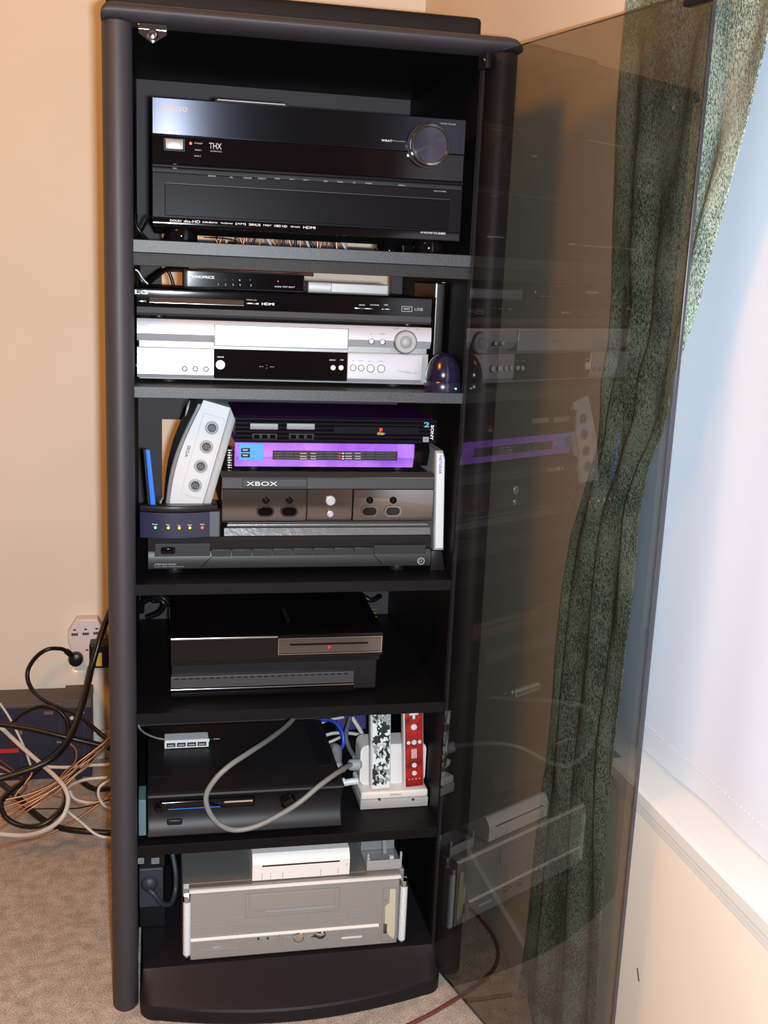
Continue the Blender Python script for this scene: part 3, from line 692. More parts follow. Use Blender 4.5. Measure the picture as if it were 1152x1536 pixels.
ps = thing('game_console', 'flat black ribbed game console on top of the purple one', 'game console', (.3, .15, ptop))
RY = .045
x0, x1, z0, z1 = fr(353, 627, 655, 664, RY); z0 = ptop + .0012
obj('casing', MB().box(x0 + .003, x1 - .003, RY + .008, .225, z0, z1, .001), PURPLE_D, ps)
n = 6; hh = (z1 - z0) / n
for i in range(n):
    a, b_ = z0 + i * hh + .0004, z0 + (i + 1) * hh - .0004
    obj('rib', MB().prism([(RY + .0085, a), (RY + .001, a), (RY - .0005, a + hh * .3), (RY - .0005, b_ - hh * .3), (RY + .001, b_), (RY + .0085, b_)], x0, x1, 'x', .0004), BLK_ALU2, ps)
for a in (375, 430):
    panel('card_slot', ps, GREY, (a, 635, a + 42, 644), RY, .0022, .0008); panel('controller_port', ps, BLK_MAT, (a + 3, 650, a + 41, 659.5), RY, .002, .0008)
    for k in range(3): panel('port_block', ps, BLK_GLOSS, (a + 6 + k * 12, 652, a + 14 + k * 12, 658), RY - .0012, .0014, .0003)
panel('disc_tray', ps, BLK_ALU2, (500, 640, 628, 651), RY, .0018, .0005)
# four coloured emblem, lettering
text(ps, 'P', 571.5, 646, RY - .0018, .0085, mat('red logo', (.75, .03, .02), .4), .005, bold=.04)
text(ps, 'S', 571, 650.5, RY - .0018, .0035, mat('yellow logo', (.7, .55, .08), .4), .0115); text(ps, 's', 576, 650.5, RY - .0022, .0026, mat('blue logo', (.06, .15, .6), .4), .004)
text(ps, 'SONY', 648, 649, RY - .0006, .0048, INK, .023, rot=-90, bold=.02)
text(ps, '2', 640, 637, RY - .0006, .008, mat('teal logo', (.05, .35, .38), .4), .009, bold=.03)
panel('eject_button', ps, GREY, (634, 655, 643, 663), RY, .002, .0006); panel('eject_mark', ps, BLUE, (637, 657.5, 640, 660.5), RY - .002, .0006)
for fx in (x0 + .03, .39):
    for fy in (.075, .19): obj('foot', MB().cyl((fx, fy, ptop + .0001), .006, .0014, 'z', 16), BLK_MAT, ps)

# white console standing on edge, leaning right
dc = thing('game_console', 'white four port console standing on edge, leaning against the stack', 'game console', (.06, .15, ST + .001))
DY = .058
A, B = at(256.8, 754, DY), at(300, 603, DY)                 # left edge of the white front, bottom and top
ang = math.atan2(B.x - A.x, B.z - A.z)
MDc = Matrix.Translation((0, 0, 0)) @ Matrix.Translation((A.x, DY, A.z)) @ Matrix.Rotation(ang, 4, 'Y')
lowz = -(A.z - ST - .003) / math.cos(ang) + .012
L0, L1, T = lowz, .1615, .0585                        # along the edge; thickness to the right
def crv(t): return -.010 + .020 * (2 * t - 1) ** 2 * 1.0
def dprof(y_shift=0, g=0):
    P = []
    for i in range(15):
        t = i / 14; z = L0 + (L1 - L0) * t
        P.append((-.012 * math.sin(math.pi * min(1, t * 1.02)) + .004 + g, z))
    return P
WCON = mat('pale grey white console plastic', (.50, .51, .53), .42)
left = dprof()
obj('front', MB(MDc).prism(left + [(T - .013, L1), (T - .013, L0)], 0, .018, 'y', .0012), WCON, dc)
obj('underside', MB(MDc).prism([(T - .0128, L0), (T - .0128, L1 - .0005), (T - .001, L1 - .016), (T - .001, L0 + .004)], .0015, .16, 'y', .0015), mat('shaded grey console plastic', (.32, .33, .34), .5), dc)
obj('body', MB(MDc).prism([(x + .004, z) for x, z in left] + [(T - .0130, L1), (T - .0130, L0)], .0182, .170, 'y', .001), WCON, dc)
q = obj('lid', MB(MDc).prism([(x - .0055, z * .94 + .001) for x, z in left] + [(x + .0035, z * .94 + .001) for x, z in left[::-1]], .012, .165, 'y', .002), mat('shade darkened lid', (.17, .17, .175), .35), dc)  # white lid coloured dark grey, as the flash only grazes it
for zz in (L0 + .022, L1 - .022):
    obj('lid_ring', MB(MDc).lathe((-.0125, .03, zz), [(.013, 0), (.013, -.0015), (.010, -.0015), (.010, 0)], 'x', 28), LGREY, q)
pz = [(317.7, 641.6), (310, 670), (300.8, 699), (293, 727.8)]
Mi = MDc.inverted(); C = [Mi @ at(x, y, DY) for x, y in pz]
xc = sum(v.x for v in C) / 4
pl = obj('port_plate', MB(MDc).box(xc - .0175, xc + .0150, -.0012, .001, C[3].z - .018, C[0].z + .018, .0005), WCON, dc)
for v in C:
    obj('port_ring', MB(MDc).lathe((xc, -.0012, v.z), [(.0100, .0005), (.0098, -.0022), (.0086, -.0026), (.0078, -.0016), (.0078, .0005)], 'y', 28), LGREY, pl)
    obj('port_plug', MB(MDc).lathe((xc, -.0012, v.z), [(.0066, .0005), (.0066, -.0028), (.0058, -.0034), (.001, -.0034)], 'y', 20), DGREY, pl)
    for k in range(5):
        obj('port_pin', MB(MDc).box(xc - .0042 + k * .0019, xc - .0034 + k * .0019, -.0052, -.0040, v.z - .002 + (k % 2) * .003, v.z - .0005 + (k % 2) * .003), LGREY, pl)
q = at(281.5, 677, DY); text(dc, 'SEGA', 281.5, 677, DY - .0004, .0048, DGREY, .018, rot=90 - math.degrees(ang) + 180, bold=.01)

ro = thing('wireless_router', 'black router with blue aerial and coloured lights on the selector', 'router', (.066, .06, ST + .0002))
QY = .030
x0, x1 = at(210, 780, QY + .01).x, at(331, 780, QY + .01).x; rt = at(270, 758, QY + .01).z; rb = ST + .0002
xe = at(314, 780, QY + .01).x
rp_ = [(x0 + (xe - x0) * i / 12, QY + .010 - .010 * math.sin(math.pi * i / 12)) for i in range(13)]
x0 = max(x0, .0015)
zlip = rt - .010
obj('front', MB().prism([(max(a, .0015), b_) for a, b_ in rp_] + [(xe, .0555), (x0, .0555)], rb, zlip, 'z', .0012), mat('blue black plastic', (.018, .018, .045), .35), ro)
obj('top_cover', MB().prism([(max(a, .0015), b_ + .002) for a, b_ in rp_] + [(xe + .012, QY + .016), (xe + .012, .0555), (x0, .0555)], zlip + .0002, rt, 'z', .002), BLK_SAT, ro)
obj('side_block', MB().prism([(xe + .0004, QY + .011), (x1 - .002, QY + .011), (x1, QY + .016), (x1 - .001, .0555), (xe + .0004, .0555)], rb, zlip - .0001, 'z', .001), mat('slate plastic', (.06, .07, .09), .5), ro)
for x, m, s in ((233, LED_G, 'Power'), (252.5, LED_A, 'Wan'), (269, LED_A, 'Lan'), (284.8, LED_A, 'Send'), (303.3, LED_R, 'Online')):
    t_ = min(1, max(0, (at(x, 790, QY).x - rp_[0][0]) / (xe - rp_[0][0]))); yy = QY + .010 - .010 * math.sin(math.pi * t_)
    disc('indicator', ro, m, x, 792 - abs(x - 268) * .02, .0019, yy, .0012, .0004, 12); text(ro, s, x - .5, 788 - abs(x - 268) * .05, yy - .0004, .0021, INK)
a0, a1 = at(228, 764, .045), at(219, 674, .045)
an = obj('aerial', MB().prism([(a1.x - .001, a1.z), (a1.x + .0055, a1.z), (a0.x + .0055, rt), (a0.x - .0022, rt)], .042, .049, 'y', .0015), BLUE, ro)
obj('aerial_back', MB().prism([(a1.x - .0045, a1.z + .001), (a1.x - .0012, a1.z + .001), (a0.x - .0026, rt), (a0.x - .0062, rt)], .043, .050, 'y', .001), BLK_SAT, ro)

ng = thing('upright_modem', 'slim white upright modem on a black foot at the stack end', 'modem', (.462, .1, .6917))
NYF = .05
a, b_ = at(651.5, 676, NYF), at(668, 676, NYF); c, d = at(649.5, 826, NYF), at(665, 826, NYF)
zt, zb = a.z, c.z
obj('casing', MB().prism([(c.x + .0012, zb), (d.x + .001, zb), (b_.x + .0012, zt - .012), (b_.x - .003, zt), (a.x + .002, zt)], NYF + .0005, .185, 'y', .003), LGREY, ng)
obj('front_strip', MB().prism([(c.x + .0028, zb + .004), (d.x - .001, zb + .004), (b_.x - .001, zt - .014), (b_.x - .004, zt - .004), (a.x + .0035, zt - .003)], NYF - .0025, NYF, 'y', .0008), mat('milky front strip', (.62, .66, .70), .3), ng)
text(ng, 'NETGEAR', 660.5, 697, NYF - .0025, .0042, mat('indigo print', (.08, .06, .35), .4), .029, rot=-89, bold=.015)
obj('stand', MB().prism([(.4565, .6918), (.481, .6918), (.474, zb - .001), (.4565, zb - .001)], NYF + .003, .17, 'y', .002), BLK_SAT, ng)

rbn = thing('ribbed_adaptor', 'small ribbed silver adaptor left of the purple console', 'adaptor', (.14, .1, pc_b))
for k in range(8):
    z = pc_b + .0002 + k * .0038; x0a = .1362; x1a = .1435
    obj('fin', MB().box(x0a, x1a, .072, .105, z, z + .0024, .0006), CHROME if k % 2 == 0 else SILVER2, rbn)
obj('core', MB().box(x0a + .002, x1a - .002, .075, .103, pc_b + .0001, pc_b + .0292), BLK_SAT, rbn)

# ================================================================ bay 4
g3 = thing('game_console', 'wide glossy black console with chrome lip alone on the fourth shelf', 'game console', (.215, .2, .4902))
GY = .042; x0, x1 = .0522, .3825
zt = at(410, 953, GY).z; zc = at(410, 988, GY).z
pr = [(GY, zc + .001), (GY - .001, zt - .003), (GY + .001, zt)]
for i in range(1, 10):
    t = i / 9; pr.append((GY + .001 + .275 * t, zt + .012 * math.sin(math.pi * t * .5) ** .8 * 1.0))
pr += [(GY + .276, zc + .001)]
obj('lid', MB().prism(pr, x0, x1, 'x', .0006), BLK_GLOSS, g3, 20)
obj('chrome_lip', MB().box(x0, at(417, 957, GY).x, GY - .0022, GY + .0005, zt - .0035, zt - .0008, .0008), CHROME, g3)
sx0, sx1, sz0, sz1 = fr(417, 955, 572, 979, GY)
sg = obj('silver_panel', MB().prism([(GY - .0004, sz0), (GY - .003, sz0 + .002), (GY - .003, sz1 - .003), (GY - .0004, sz1)], sx0, sx1, 'x', .0004), SMOKE, g3)
obj('slot', MB().box(sx0 + .018, sx1 - .022, GY - .0036, GY - .0025, (sz0 + sz1) / 2 + .001, (sz0 + sz1) / 2 + .0042, .0008), BLK_GLOSS, sg)
obj('panel_rim', frame_mb(MB(), sx0, sx1, sz0, sz1, GY - .0036, GY - .0026, .0008), CHROME, sg)
text(sg, 'P', 494, 971, GY - .003, .006, mat('red logo', (.75, .03, .02), .4), .004, bold=.04)
BX1 = at(531, 1020, GY).x
obj('body', MB().box(x0 + .001, x1 - .006, GY + .012, GY + .27, .497, zc + .0005, .002), BLK_SAT, g3)
obj('seam_strip', MB().box(x0, x1 - .004, GY + .003, GY + .013, zc - .008, zc + .0005, .0006), BLK_GLOSS, g3)
z1_, z0_ = at(400, 1012, GY).z, at(400, 1029, GY).z
obj('vent_band', MB().box(x0, BX1, GY + .002, GY + .014, z0_, z1_, .0008), DGREY, g3)
for i in range(26):
    a = x0 + .006 + i * (BX1 - x0 - .012) / 26; obj('vent_slot', MB().box(a, a + .0065, GY + .0012, GY + .0026, z1_ - .004, z1_ - .0025), BLK_GLOSS, g3)
obj('trim_line', MB().box(x0, BX1, GY + .0005, GY + .004, z0_ - .0030, z0_ - .0012, .0004), CHROME, g3)
obj('front_panel', MB().box(x0, BX1, GY + .004, GY + .014, .4965, z0_ - .0031, .001), BLK_GLOSS, g3)
for fx in (x0 + .03, x1 - .04):
    for fy in (.08, .27): obj('foot', MB().cyl((fx, fy, .4902), .01, .0072, 'z', 20), BLK_SAT, g3)
t_ = text(g3, 'PLAYSTATION 3', 0, 0, 0, .006, DGREY, .075, rot=0, pos=Vector((0, 0, 0)))
t_.rotation_euler = (R(-88), 0, R(90)); t_.location = Vector((.236, GY + .075, zt + .0085)) - origin(g3)

# ================================================================ bay 5
BT = .2727
g6 = thing('game_console', 'large matte black console with round ring button lying flat', 'game console', (.165, .15, BT))
MBK = mat('matte charcoal shell', (.011, .010, .013), .45, spec=.35, bump=.1, bscale=600)
x0, x1 = .0165, .3215
ztop, zbt = .3585, .2795
n = 14; pr = []
for i in range(n + 1):
    t = i / n; pr.append((.020 * math.sin(math.pi * t) ** .8 + .010 * t, ztop - .005 - (ztop - .005 - zbt - .004) * t))
pr = [(.006, ztop)] + [(.001, ztop - .002)] + pr + [(.014, zbt), (.26, zbt), (.262, ztop - .004), (.256, ztop)]
obj('shell', MB().prism(pr, x0, x1, 'x', .002), MBK, g6, 30)
for fx in (.05, .285):
    for fy in (.05, .23): obj('foot', MB().cyl((fx, fy, BT), .01, .0072, 'z', 20), BLK_SAT, g6)
for k in range(9):
    obj('vent_rib', MB().box(.0225 + k * .0035, .0240 + k * .0035, .06, .24, ztop - .0002, ztop + .0012), BLK_SAT, g6)
for k in range(7):
    obj('vent_rib', MB().box(.290 + k * .0035, .2915 + k * .0035, .07, .25, ztop - .0002, ztop + .0012), BLK_SAT, g6)
FY = .0215
a, b_ = at(240, 1206, .018), at(382, 1196, .018)
dd = obj('disc_slot', MB().box(a.x, b_.x, .0085, .019, a.z - .0085, a.z + .0075, .003, 3), BLK_GLOSS, g6)
obj('slot_glint', MB().box(at(336, 1197, .018).x, at(378, 1196, .018).x, .0075, .0088, a.z + .001, a.z + .0035), INKGOLD, dd)  # shine inside the slot, made as a thin warm coloured bar
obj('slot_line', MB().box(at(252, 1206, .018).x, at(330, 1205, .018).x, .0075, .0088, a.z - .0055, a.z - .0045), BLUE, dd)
obj('eject_ball', MB().lathe((at(240, 1210, .018).x, .018, at(240, 1211, .018).z), [(.0085, .001), (.0085, -.003), (.006, -.0065), (.001, -.008)], 'y', 24), BLK_GLOSS, g6)
q = at(431.5, 1200, .018)
obj('ring_button', MB().lathe((q.x, .0175, q.z), [(.0125, .002), (.0125, -.006), (.0105, -.0075), (.0085, -.006), (.007, -.0065), (.001, -.0068)], 'y', 36), BLK_GLOSS, g6)
q = at(262, 1231, .020); obj('memory_door', MB().box(q.x - .012, q.x + .012, .0135, .020, q.z - .005, q.z + .005, .0035, 3), BLK_SAT, g6)
obj('side_window', MB().box(.0035, .0145, .012, .06, .285, .345, .001), mat('teal grey plastic', (.10, .17, .20), .5), g6)

hb = thing('usb_hub', 'small white four port hub lying on the matte black console', 'hub', (.08, .17, ztop + .0013))
HY = .162; hz = ztop + .0015
x0, x1, z0, z1 = fr(247, 1113, 313, 1122, HY); hx0, hx1 = .0435, .1165
obj('casing', MB().box(hx0, hx1, HY, HY + .03, hz, hz + .0135, .0018), WHITE, hb)
obj('front_frame', MB().box(hx0, hx1, HY - .0015, HY + .0005, hz - .0001, hz + .012, .0006), CREAMW, hb)
for k in range(4):
    a = hx0 + .0035 + k * .0170
    pt = obj('port', MB().box(a, a + .0145, HY - .0022, HY - .001, hz + .0025, hz + .0095, .0003), BLK_SAT, hb)
    obj('port_tongue', MB().box(a + .002, a + .0125, HY - .003, HY - .002, hz + .0045, hz + .0072), LGREY, pt)
    obj('lid_groove', MB().box(hx0 + .002, hx1 - .002, HY + .005 + k * .006, HY + .0058 + k * .006, hz + .0134, hz + .0139), LGREY, hb)
obj('status_light', MB().box(hx1 - .0005, hx1 + .001, HY + .004, HY + .008, hz + .007, hz + .0105), LED_G, hb)
def cable(name, label, pts, r, m, group=None, cat='cable', res=8):
    pts = [Vector(p_) for p_ in pts]
    for p_ in pts:
        if .02 < p_.y < .465 and p_.x > -.05: p_.x = max(p_.x, r + .0012)
        if 'receiver feet' in label: p_.z = max(p_.z, 1.1802 + r * 1.3)
    name = {'lead': 'cable', 'cord': 'cord', 'wire': 'wire'}.get(name.split('_')[-1], 'cable')
    o = obj(name, MB().tube(pts, r, 8, res), m, None, 80); tag(o, label, cat, group); return o
P = at
hc = cable('hub_cable', 'thin grey lead running left from the white hub', [P(250, 1109, .17) + Vector((-.003, 0, 0)), P(235, 1107, .17), P(218, 1100, .16), P(208, 1091, .15), P(206, 1082, .16)], .0016, GCAB)
obj('hub_lead', MB().tube([(hx1 + .0005, HY + .012, hz + .007), (hx1 + .009, HY + .012, hz + .0075)], .0015, 8), BLK_SAT, hb)
obj('lead_plug', MB().tube([(hx1 + .009, HY + .012, hz + .0075), (hx1 + .019, HY + .013, hz + .007)], .0008, 6), LGREY, hb)

cable('controller_cable', 'thick grey cable looping over the front of the matte black console',
      [P(446, 1070, .20), P(432, 1087, .15), P(405, 1108, .08), P(375, 1128, .02), P(345, 1148, -.014), P(322, 1170, -.022), P(309, 1195, -.022), P(316, 1222, -.020), P(335, 1240, -.016), P(356, 1245, -.012), P(385, 1239, -.012), P(420, 1222, -.012), P(450, 1203, -.012), P(480, 1178, .0), P(502, 1162, .02), P(517, 1152, .05), P(526, 1147, .092)], .0042, GCAB, res=10)
# charging dock and two remotes
dk = thing('charging_dock', 'white charging dock holding two remotes right of the matte console', 'dock', (.425, .1, BT))
DKY = .075
x0, x1, z0, z1 = fr(541, 1188, 646, 1210, DKY); x1 = min(x1, .4798); zsplit = at(594, 1198, DKY).z
obj('base', MB().box(x0, x1, DKY, DKY + .085, BT + .0002, zsplit, .0015), mat('grey dock plastic', (.40, .38, .37), .5), dk)
obj('base_top', MB().box(x0 + .0008, x1 - .0008, DKY + .0008, DKY + .084, zsplit, z1 + .001, .003, 3), CREAMW, dk)
CYD = .105
cx0, cx1, cz0, cz1 = fr(540, 1116, 643, 1186, CYD); cx1 = min(cx1, .4798)
obj('cradle', MB().box(cx0, cx1, CYD, CYD + .045, z1 + .0005, cz1, .012, 5, only=lambda e: abs((e.verts[0].co - e.verts[1].co).normalized().y) > .9), CREAMW, dk)
text(dk, 'NYKO', 594, 1191.5, DKY, .0034, GREY, .018, bold=.02)
for x in (569, 619.5): disc('charge_light', dk, DGREY, x, 1199, .0024, DKY, .001, .0003)
for sx, xx, nm in ((-1, x0, 'left'), (1, x1, 'right')):
    pts = [(xx + sx * -.002, CYD + .01, z1 + .004), (xx + sx * .010, CYD + .01, z1 + .003), (xx + sx * .021, CYD + .012, z1 + .001), (xx + sx * .026, CYD + .014, z1 + .006)]
    pts = [(min(p[0], .470), p[1], p[2]) for p in pts]
    obj('side_connector', MB().tube(pts, .0058, 10), WHITE, dk)
def remote(name, label, m, px0, px1, pts_top, kind):
    t = thing(name, label, 'remote', ((at(px0, 1150, .1).x + at(px1, 1150, .1).x) / 2, .1, z1 + .0012), None)
    c0, c1 = at(px0 + .5, 1180, .098), at(px1, 1180, .098); d0 = at(pts_top, 1075, .098)
    cb = Vector(((c0.x + c1.x) / 2, .098 - .018, z1 + .0015)); top = Vector((d0.x, .098 - .018, at(pts_top, 1075, .098).z))
    an = math.atan2(top.x - cb.x, top.z - cb.z); M = Matrix.Translation(cb) @ Matrix.Rotation(an, 4, 'Y')
    W = .0172; H = .146
    obj('body', MB(M).box(-W, W, .0012, .0232, .001, H, .0035, 3), WHITE, t)
    f = obj('face_plate', MB(M).box(-W + .0022, W - .0018, -.0002, .002, .004, H - .002, .0008), m, t)
    mi = WHITE
    def dot(u, v, r, mm=mi, nm='button', d=.0016): return obj(nm, MB(M).cyl((u, -.0002 - d, v), r, d + .0006, 'y', 18, bev=.0004), mm, t)
    return t, M, dot, H
def vz(py, M): return (at(600, py, .08).z - M.translation.z)
BLK_BLOB = mat('black camouflage blot', (.015, .025, .025), .35); GREY_BLOB = mat('grey camouflage blot', (.30, .32, .33), .35)
t, M, dot, H = remote('game_remote', 'remote with black and white camouflage face in the left dock slot', mat('white camouflage ground', (.74, .78, .78), .35), 553, 583, 568.5, 0)
rnd = random.Random(4); mbb = MB(M); mbg = MB(M)
for k in range(60):
    u, v = rnd.uniform(-.0125, .0125), rnd.uniform(.008, H - .006); r_ = rnd.uniform(.0028, .0066); mbx = mbb if k % 5 < 3 else mbg
    pts = []
    for i in range(14):
        a = 2 * math.pi * i / 14; rr = r_ * (1 + .45 * math.sin(3 * a + k) + .25 * math.sin(5 * a + 2 * k)); pts.append((max(-.0148, min(.0148, u + rr * math.cos(a) * .9)), max(.005, min(H - .003, v + rr * math.sin(a) * 1.3))))
    y = -.00042 - .00001 * k
    try: f = mbx.b.faces.new([mbx.b.verts.new(M @ Vector((p_[0], y, p_[1]))) for p_ in pts])
    except Exception: pass
def flat(name, mb, m, p):
    off = origin(p)
    for v in mb.b.verts: v.co -= off
    me = bpy.data.meshes.new(name); mb.b.to_mesh(me); mb.b.free(); return link_mesh(name, me, m, p)
flat('dark_blots', mbb, BLK_BLOB, t); flat('grey_blots', mbg, GREY_BLOB, t)
for u, py in ((-.001, 1162.5), (-.001, 1150), (-.0035, 1115), (.001, 1115), (.0055, 1115)): dot(u, vz(py, M), .0036 if py > 1120 else .0032)
for k in range(3): obj('speaker_slit', MB(M).box(-.003 + k * .0026, -.0022 + k * .0026, -.0012, 0, vz(1136, M), vz(1128, M)), BLK_SAT, t)
t, M, dot, H = remote('game_remote', 'remote with glossy red face in the right dock slot', RED, 602.5, 632.5, 617, 1)
for u, py, r_ in ((.0, 1091, .0052), (-.0095, 1114, .0032), (0, 1114, .0042), (.0095, 1114, .0032), (.0, 1148.5, .0042), (.0, 1160.5, .0042)): dot(u, vz(py, M), r_)
obj('cross_pad', MB(M).box(-.0022, .0022, -.0016, 0, vz(1079, M), H - .004, .0004).box(-.0075, .0075, -.0014, 0, vz(1073, M), vz(1067, M), .0004), WHITE, t)
for k in range(3): obj('speaker_slit', MB(M).box(-.0042 + k * .0032, -.0026 + k * .0032, -.0012, 0, vz(1138, M), vz(1124, M)), INK, t)
for k in range(4): dot(-.009 + k * .006, vz(1169.5, M), .0009, INK, 'player_light', .0006)

# ================================================================ bay 6
PT = .1935
pc = thing('silver_computer', 'wide silver computer case with clear side tubes on the cabinet base', 'computer', (.25, .2, .0622))
CYF = .004; x0, x1 = .0825, .4195
x0w, x1w = .0685, .4325
obj('feet_bar', MB().box(.10, .40, .03, .33, .0622, .0655), BLK_SAT, pc)
obj('case', MB().box(x0w + .002, x1w - .002, CYF + .015, .37, .0655, PT - .001, .002), mat('grey steel case', (.30, .29, .29), .4, metal=.6), pc)
FZ0, FZ1 = .0665, PT - .002
SIL3 = mat('champagne silver plastic', (.33, .315, .30), .42, metal=.25, bump=.05, bscale=900)
obj('front_fascia', MB().box(x0, x1, CYF, CYF + .0148, FZ0, FZ1 - .006, .0015), SIL3, pc)
obj('top_edge', MB().prism([(CYF - .003, FZ1 - .0052), (CYF - .003, FZ1 - .0035), (CYF - .0005, FZ1 - .002), (CYF + .002, FZ1 - .002), (CYF + .002, FZ1 - .0058)], x0 - .002, x1 + .002, 'x', .0005), mat('bright silver edge', (.75, .75, .74), .3), pc)
obj('top_lip', MB().box(x0 - .002, x1 + .002, CYF + .0022, CYF + .0149, FZ1 - .0058, FZ1 + .0008, .0005), SILVER2, pc)
z = at(430, 1398, CYF).z
obj('ridge', MB().prism([(CYF + .001, z + .0025), (CYF - .0035, z - .0008), (CYF - .003, z - .0025), (CYF + .001, z - .003)], x0 + .0005, at(568, 1385, CYF).x, 'x', .0004), mat('bright silver edge', (.7, .7, .7), .3), pc)
outline('drive_bay_frame', pc, GREY, (368, 1335.5, 509, 1371), CYF, .0008, .0008)
panel('drive_door', pc, SIL3, (374, 1337, 502, 1361), CYF, .0018, .0006); panel('drive_button', pc, LGREY, (399, 1362.5, 500, 1364.5), CYF, .0012, .0003)
mbd = MB(); 
for col in range(74):
    if col % 8 in (6, 7) : continue
    for row in range(3):
        px = 288 + col * 3.75; py = 1391 - (px - 288) * .068 - row * 5.2
        q = at(px, py, CYF); mbd.box(q.x - .0009, q.x + .0009, CYF - .0006, CYF + .0004, q.z - .0008, q.z + .0008)
vh = obj('vent_dots', mbd, LGREY, pc); vh['kind'] = 'stuff'
outline('badge_frame', pc, LGREY, (297, 1402, 357, 1424), CYF, .0008, .0008); text(pc, 'MODTEC', 326, 1415, CYF, .003, LGREY, .02); text(pc, 'A', 326, 1409.5, CYF, .0028, LGREY); text(pc, 'MEDIA PC', 326, 1420.5, CYF, .002, INK)
for x, y, r_ in ((387.5, 1407.5, .0018), (401.5, 1407, .0018), (420, 1405.5, .0042)): disc('small_button', pc, CHROME if r_ > .002 else DGREY, x, y, r_, CYF, .0022, .0004, 20)
disc('power_button', pc, CHROME, 447.5, 1404.5, .0092, CYF, .004, .002, 32)
q = at(481, 1401, CYF); obj('ir_lens', MB().lathe((q.x, CYF, q.z), [(.0085, .001), (.008, -.002), (.005, -.004), (.001, -.0045)], 'y', 28), CHROME, pc)
obj('lens_tail', MB().prism([(q.x - .017, q.z - .003), (q.x - .004, q.z + .004), (q.x - .004, q.z - .005)], CYF - .0022, CYF, 'y', .0004), SMOKE, pc)
for a, b_ in ((388, 1407.3), (403, 1406.5), (425, 1405), (458, 1404)):
    panel('button_link', pc, LGREY, (a + 2, b_ - .8, a + 12, b_ + .5), CYF, .0008, 0)
outline('card_door', pc, GREY, (511.5, 1391.5, 545, 1407), CYF, .0007, .0006); panel('card_lip', pc, WHITE, (512, 1404.5, 543, 1407), CYF, .0016, .0004)
outline('side_frame', pc, GREY, (573, 1331, 597, 1411), CYF, .0007, .0006)
A = [at(585, 1334, CYF), at(593.5, 1333, CYF), at(592, 1400, CYF), at(590, 1408, CYF), at(582.5, 1402, CYF), at(577, 1392, CYF), at(577.5, 1360, CYF), at(584, 1354, CYF)]
obj('side_window', MB().prism([(v.x, v.z) for v in A], CYF - .0014, CYF + .0006, 'y', .0004), mat('yellowed plastic', (.56, .53, .38), .4), pc)
panel('side_switch', pc, SMOKE, (575, 1385, 580, 1399), CYF, .0026, .0006); panel('side_dot', pc, GREY, (577, 1348, 580, 1351), CYF, .0014, .0004)
TUBE = mat('frosted clear tube', (.72, .76, .80), .15, bump=1, bscale=220, coat=.6)
for px0_, ya, yb, pxb in ((278, 1346, 1441, 283), (608, 1322, 1418, 602)):
    a, b_ = at(px0_, ya, CYF), at(pxb, yb, CYF) + Vector((0, 0, .0075)); X = (a.x + b_.x) / 2
    X = X if X < .2 else min(X, .4285)
    obj('side_tube', MB().lathe((X, CYF + .0035, b_.z + .002), [(.0052, 0), (.0062, .001), (.0062, a.z - b_.z - .012), (.0052, a.z - b_.z - .011)], 'z', 24), TUBE, pc)
    obj('tube_cap', MB().lathe((X, CYF + .0035, a.z - .0088), [(.0066, 0), (.0068, .001), (.0068, .009), (.006, .010)], 'z', 24), CHROME, pc)
    obj('tube_tip', MB().lathe((X, CYF + .0035, b_.z - .0045), [(.002, 0), (.0035, .002), (.0058, .0042), (.0058, .0063)], 'z', 24), CHROME, pc)
    obj('tube_mount', MB().box(X - .006, X + .006, CYF + .0099, CYF + .016, b_.z, a.z, .0006), SIL3, pc)

wi = thing('game_console', 'small white console with a thin slot lying on the silver computer', 'game console', (.26, .1, PT))
WY = .012; x0, x1, z0, z1 = fr(378, 1284, 525, 1317, WY); x0, x1 = .1795, .337
zb = PT + .0002
wz0 = zb + .0005; wz1 = wz0 + .0425
obj('shell', MB().prism([(WY, wz0), (WY - .0012, wz1 - .014), (WY + .0055, wz1 - .0035), (WY + .009, wz1), (.22, wz1), (.222, wz0)], x0, x1, 'x', .0008), mat('warm white plastic', (.80, .77, .75), .35), wi, 15)
a, b_ = at(393, 1298, WY), at(510, 1292, WY); zs = (a.z + b_.z) / 2
obj('disc_slot', MB().box(a.x, b_.x, WY - .0014, WY + .001, zs - .0016, zs + .0016, .001), BLK_GLOSS, wi)
for x, y in ((393, 1314), (406, 1313), (424, 1311), (481, 1308), (507, 1306)):
    q = at(x, y, WY); obj('seam', MB().box(q.x - .0003, q.x + .0003, WY - .001, WY + .0003, zb + .002, zb + .013), GREY, wi)
text(wi, 'Wii', 520, 1296, WY - .0009, .005, LGREY, .004, rot=-90)

ws = thing('console_stand', 'grey metal stand beside the white console on the silver computer', 'stand', (.395, .05, PT))
x0, x1 = at(548, 1300, .03).x, at(600, 1298, .03).x
GMET = mat('stand grey plastic', (.30, .30, .31), .35, metal=.4)
obj('floor_plate', MB().box(x0, x1, .022, .11, PT + .0002, PT + .004, .001), GMET, ws)
obj('front_plate', MB().box(x0, x1, .018, .0215, PT + .0002, PT + .017, .001), LGREY, ws)
for a in (x0, x1 - .0035): obj('prong', MB().box(a, a + .0035, .018, .0215, PT + .0172, PT + .030, .0006), LGREY, ws)
obj('inner_post', MB().prism([(x0 + .036, PT + .0042), (x0 + .042, PT + .0042), (x0 + .040, PT + .045), (x0 + .033, PT + .045)], .06, .07, 'y', .0006), LGREY, ws)
obj('cross_bar', MB().box(x0 + .0005, x1 - .0005, .075, .08, PT + .0042, PT + .040, .001), GMET, ws)
obj('clip', MB().box(x0 + .002, x0 + .007, .030, .036, PT + .0042, PT + .016, .0006), WHITE, ws); obj('clip', MB().box(x1 - .018, x1 - .011, .030, .036, PT + .0042, PT + .016, .0006), WHITE, ws)

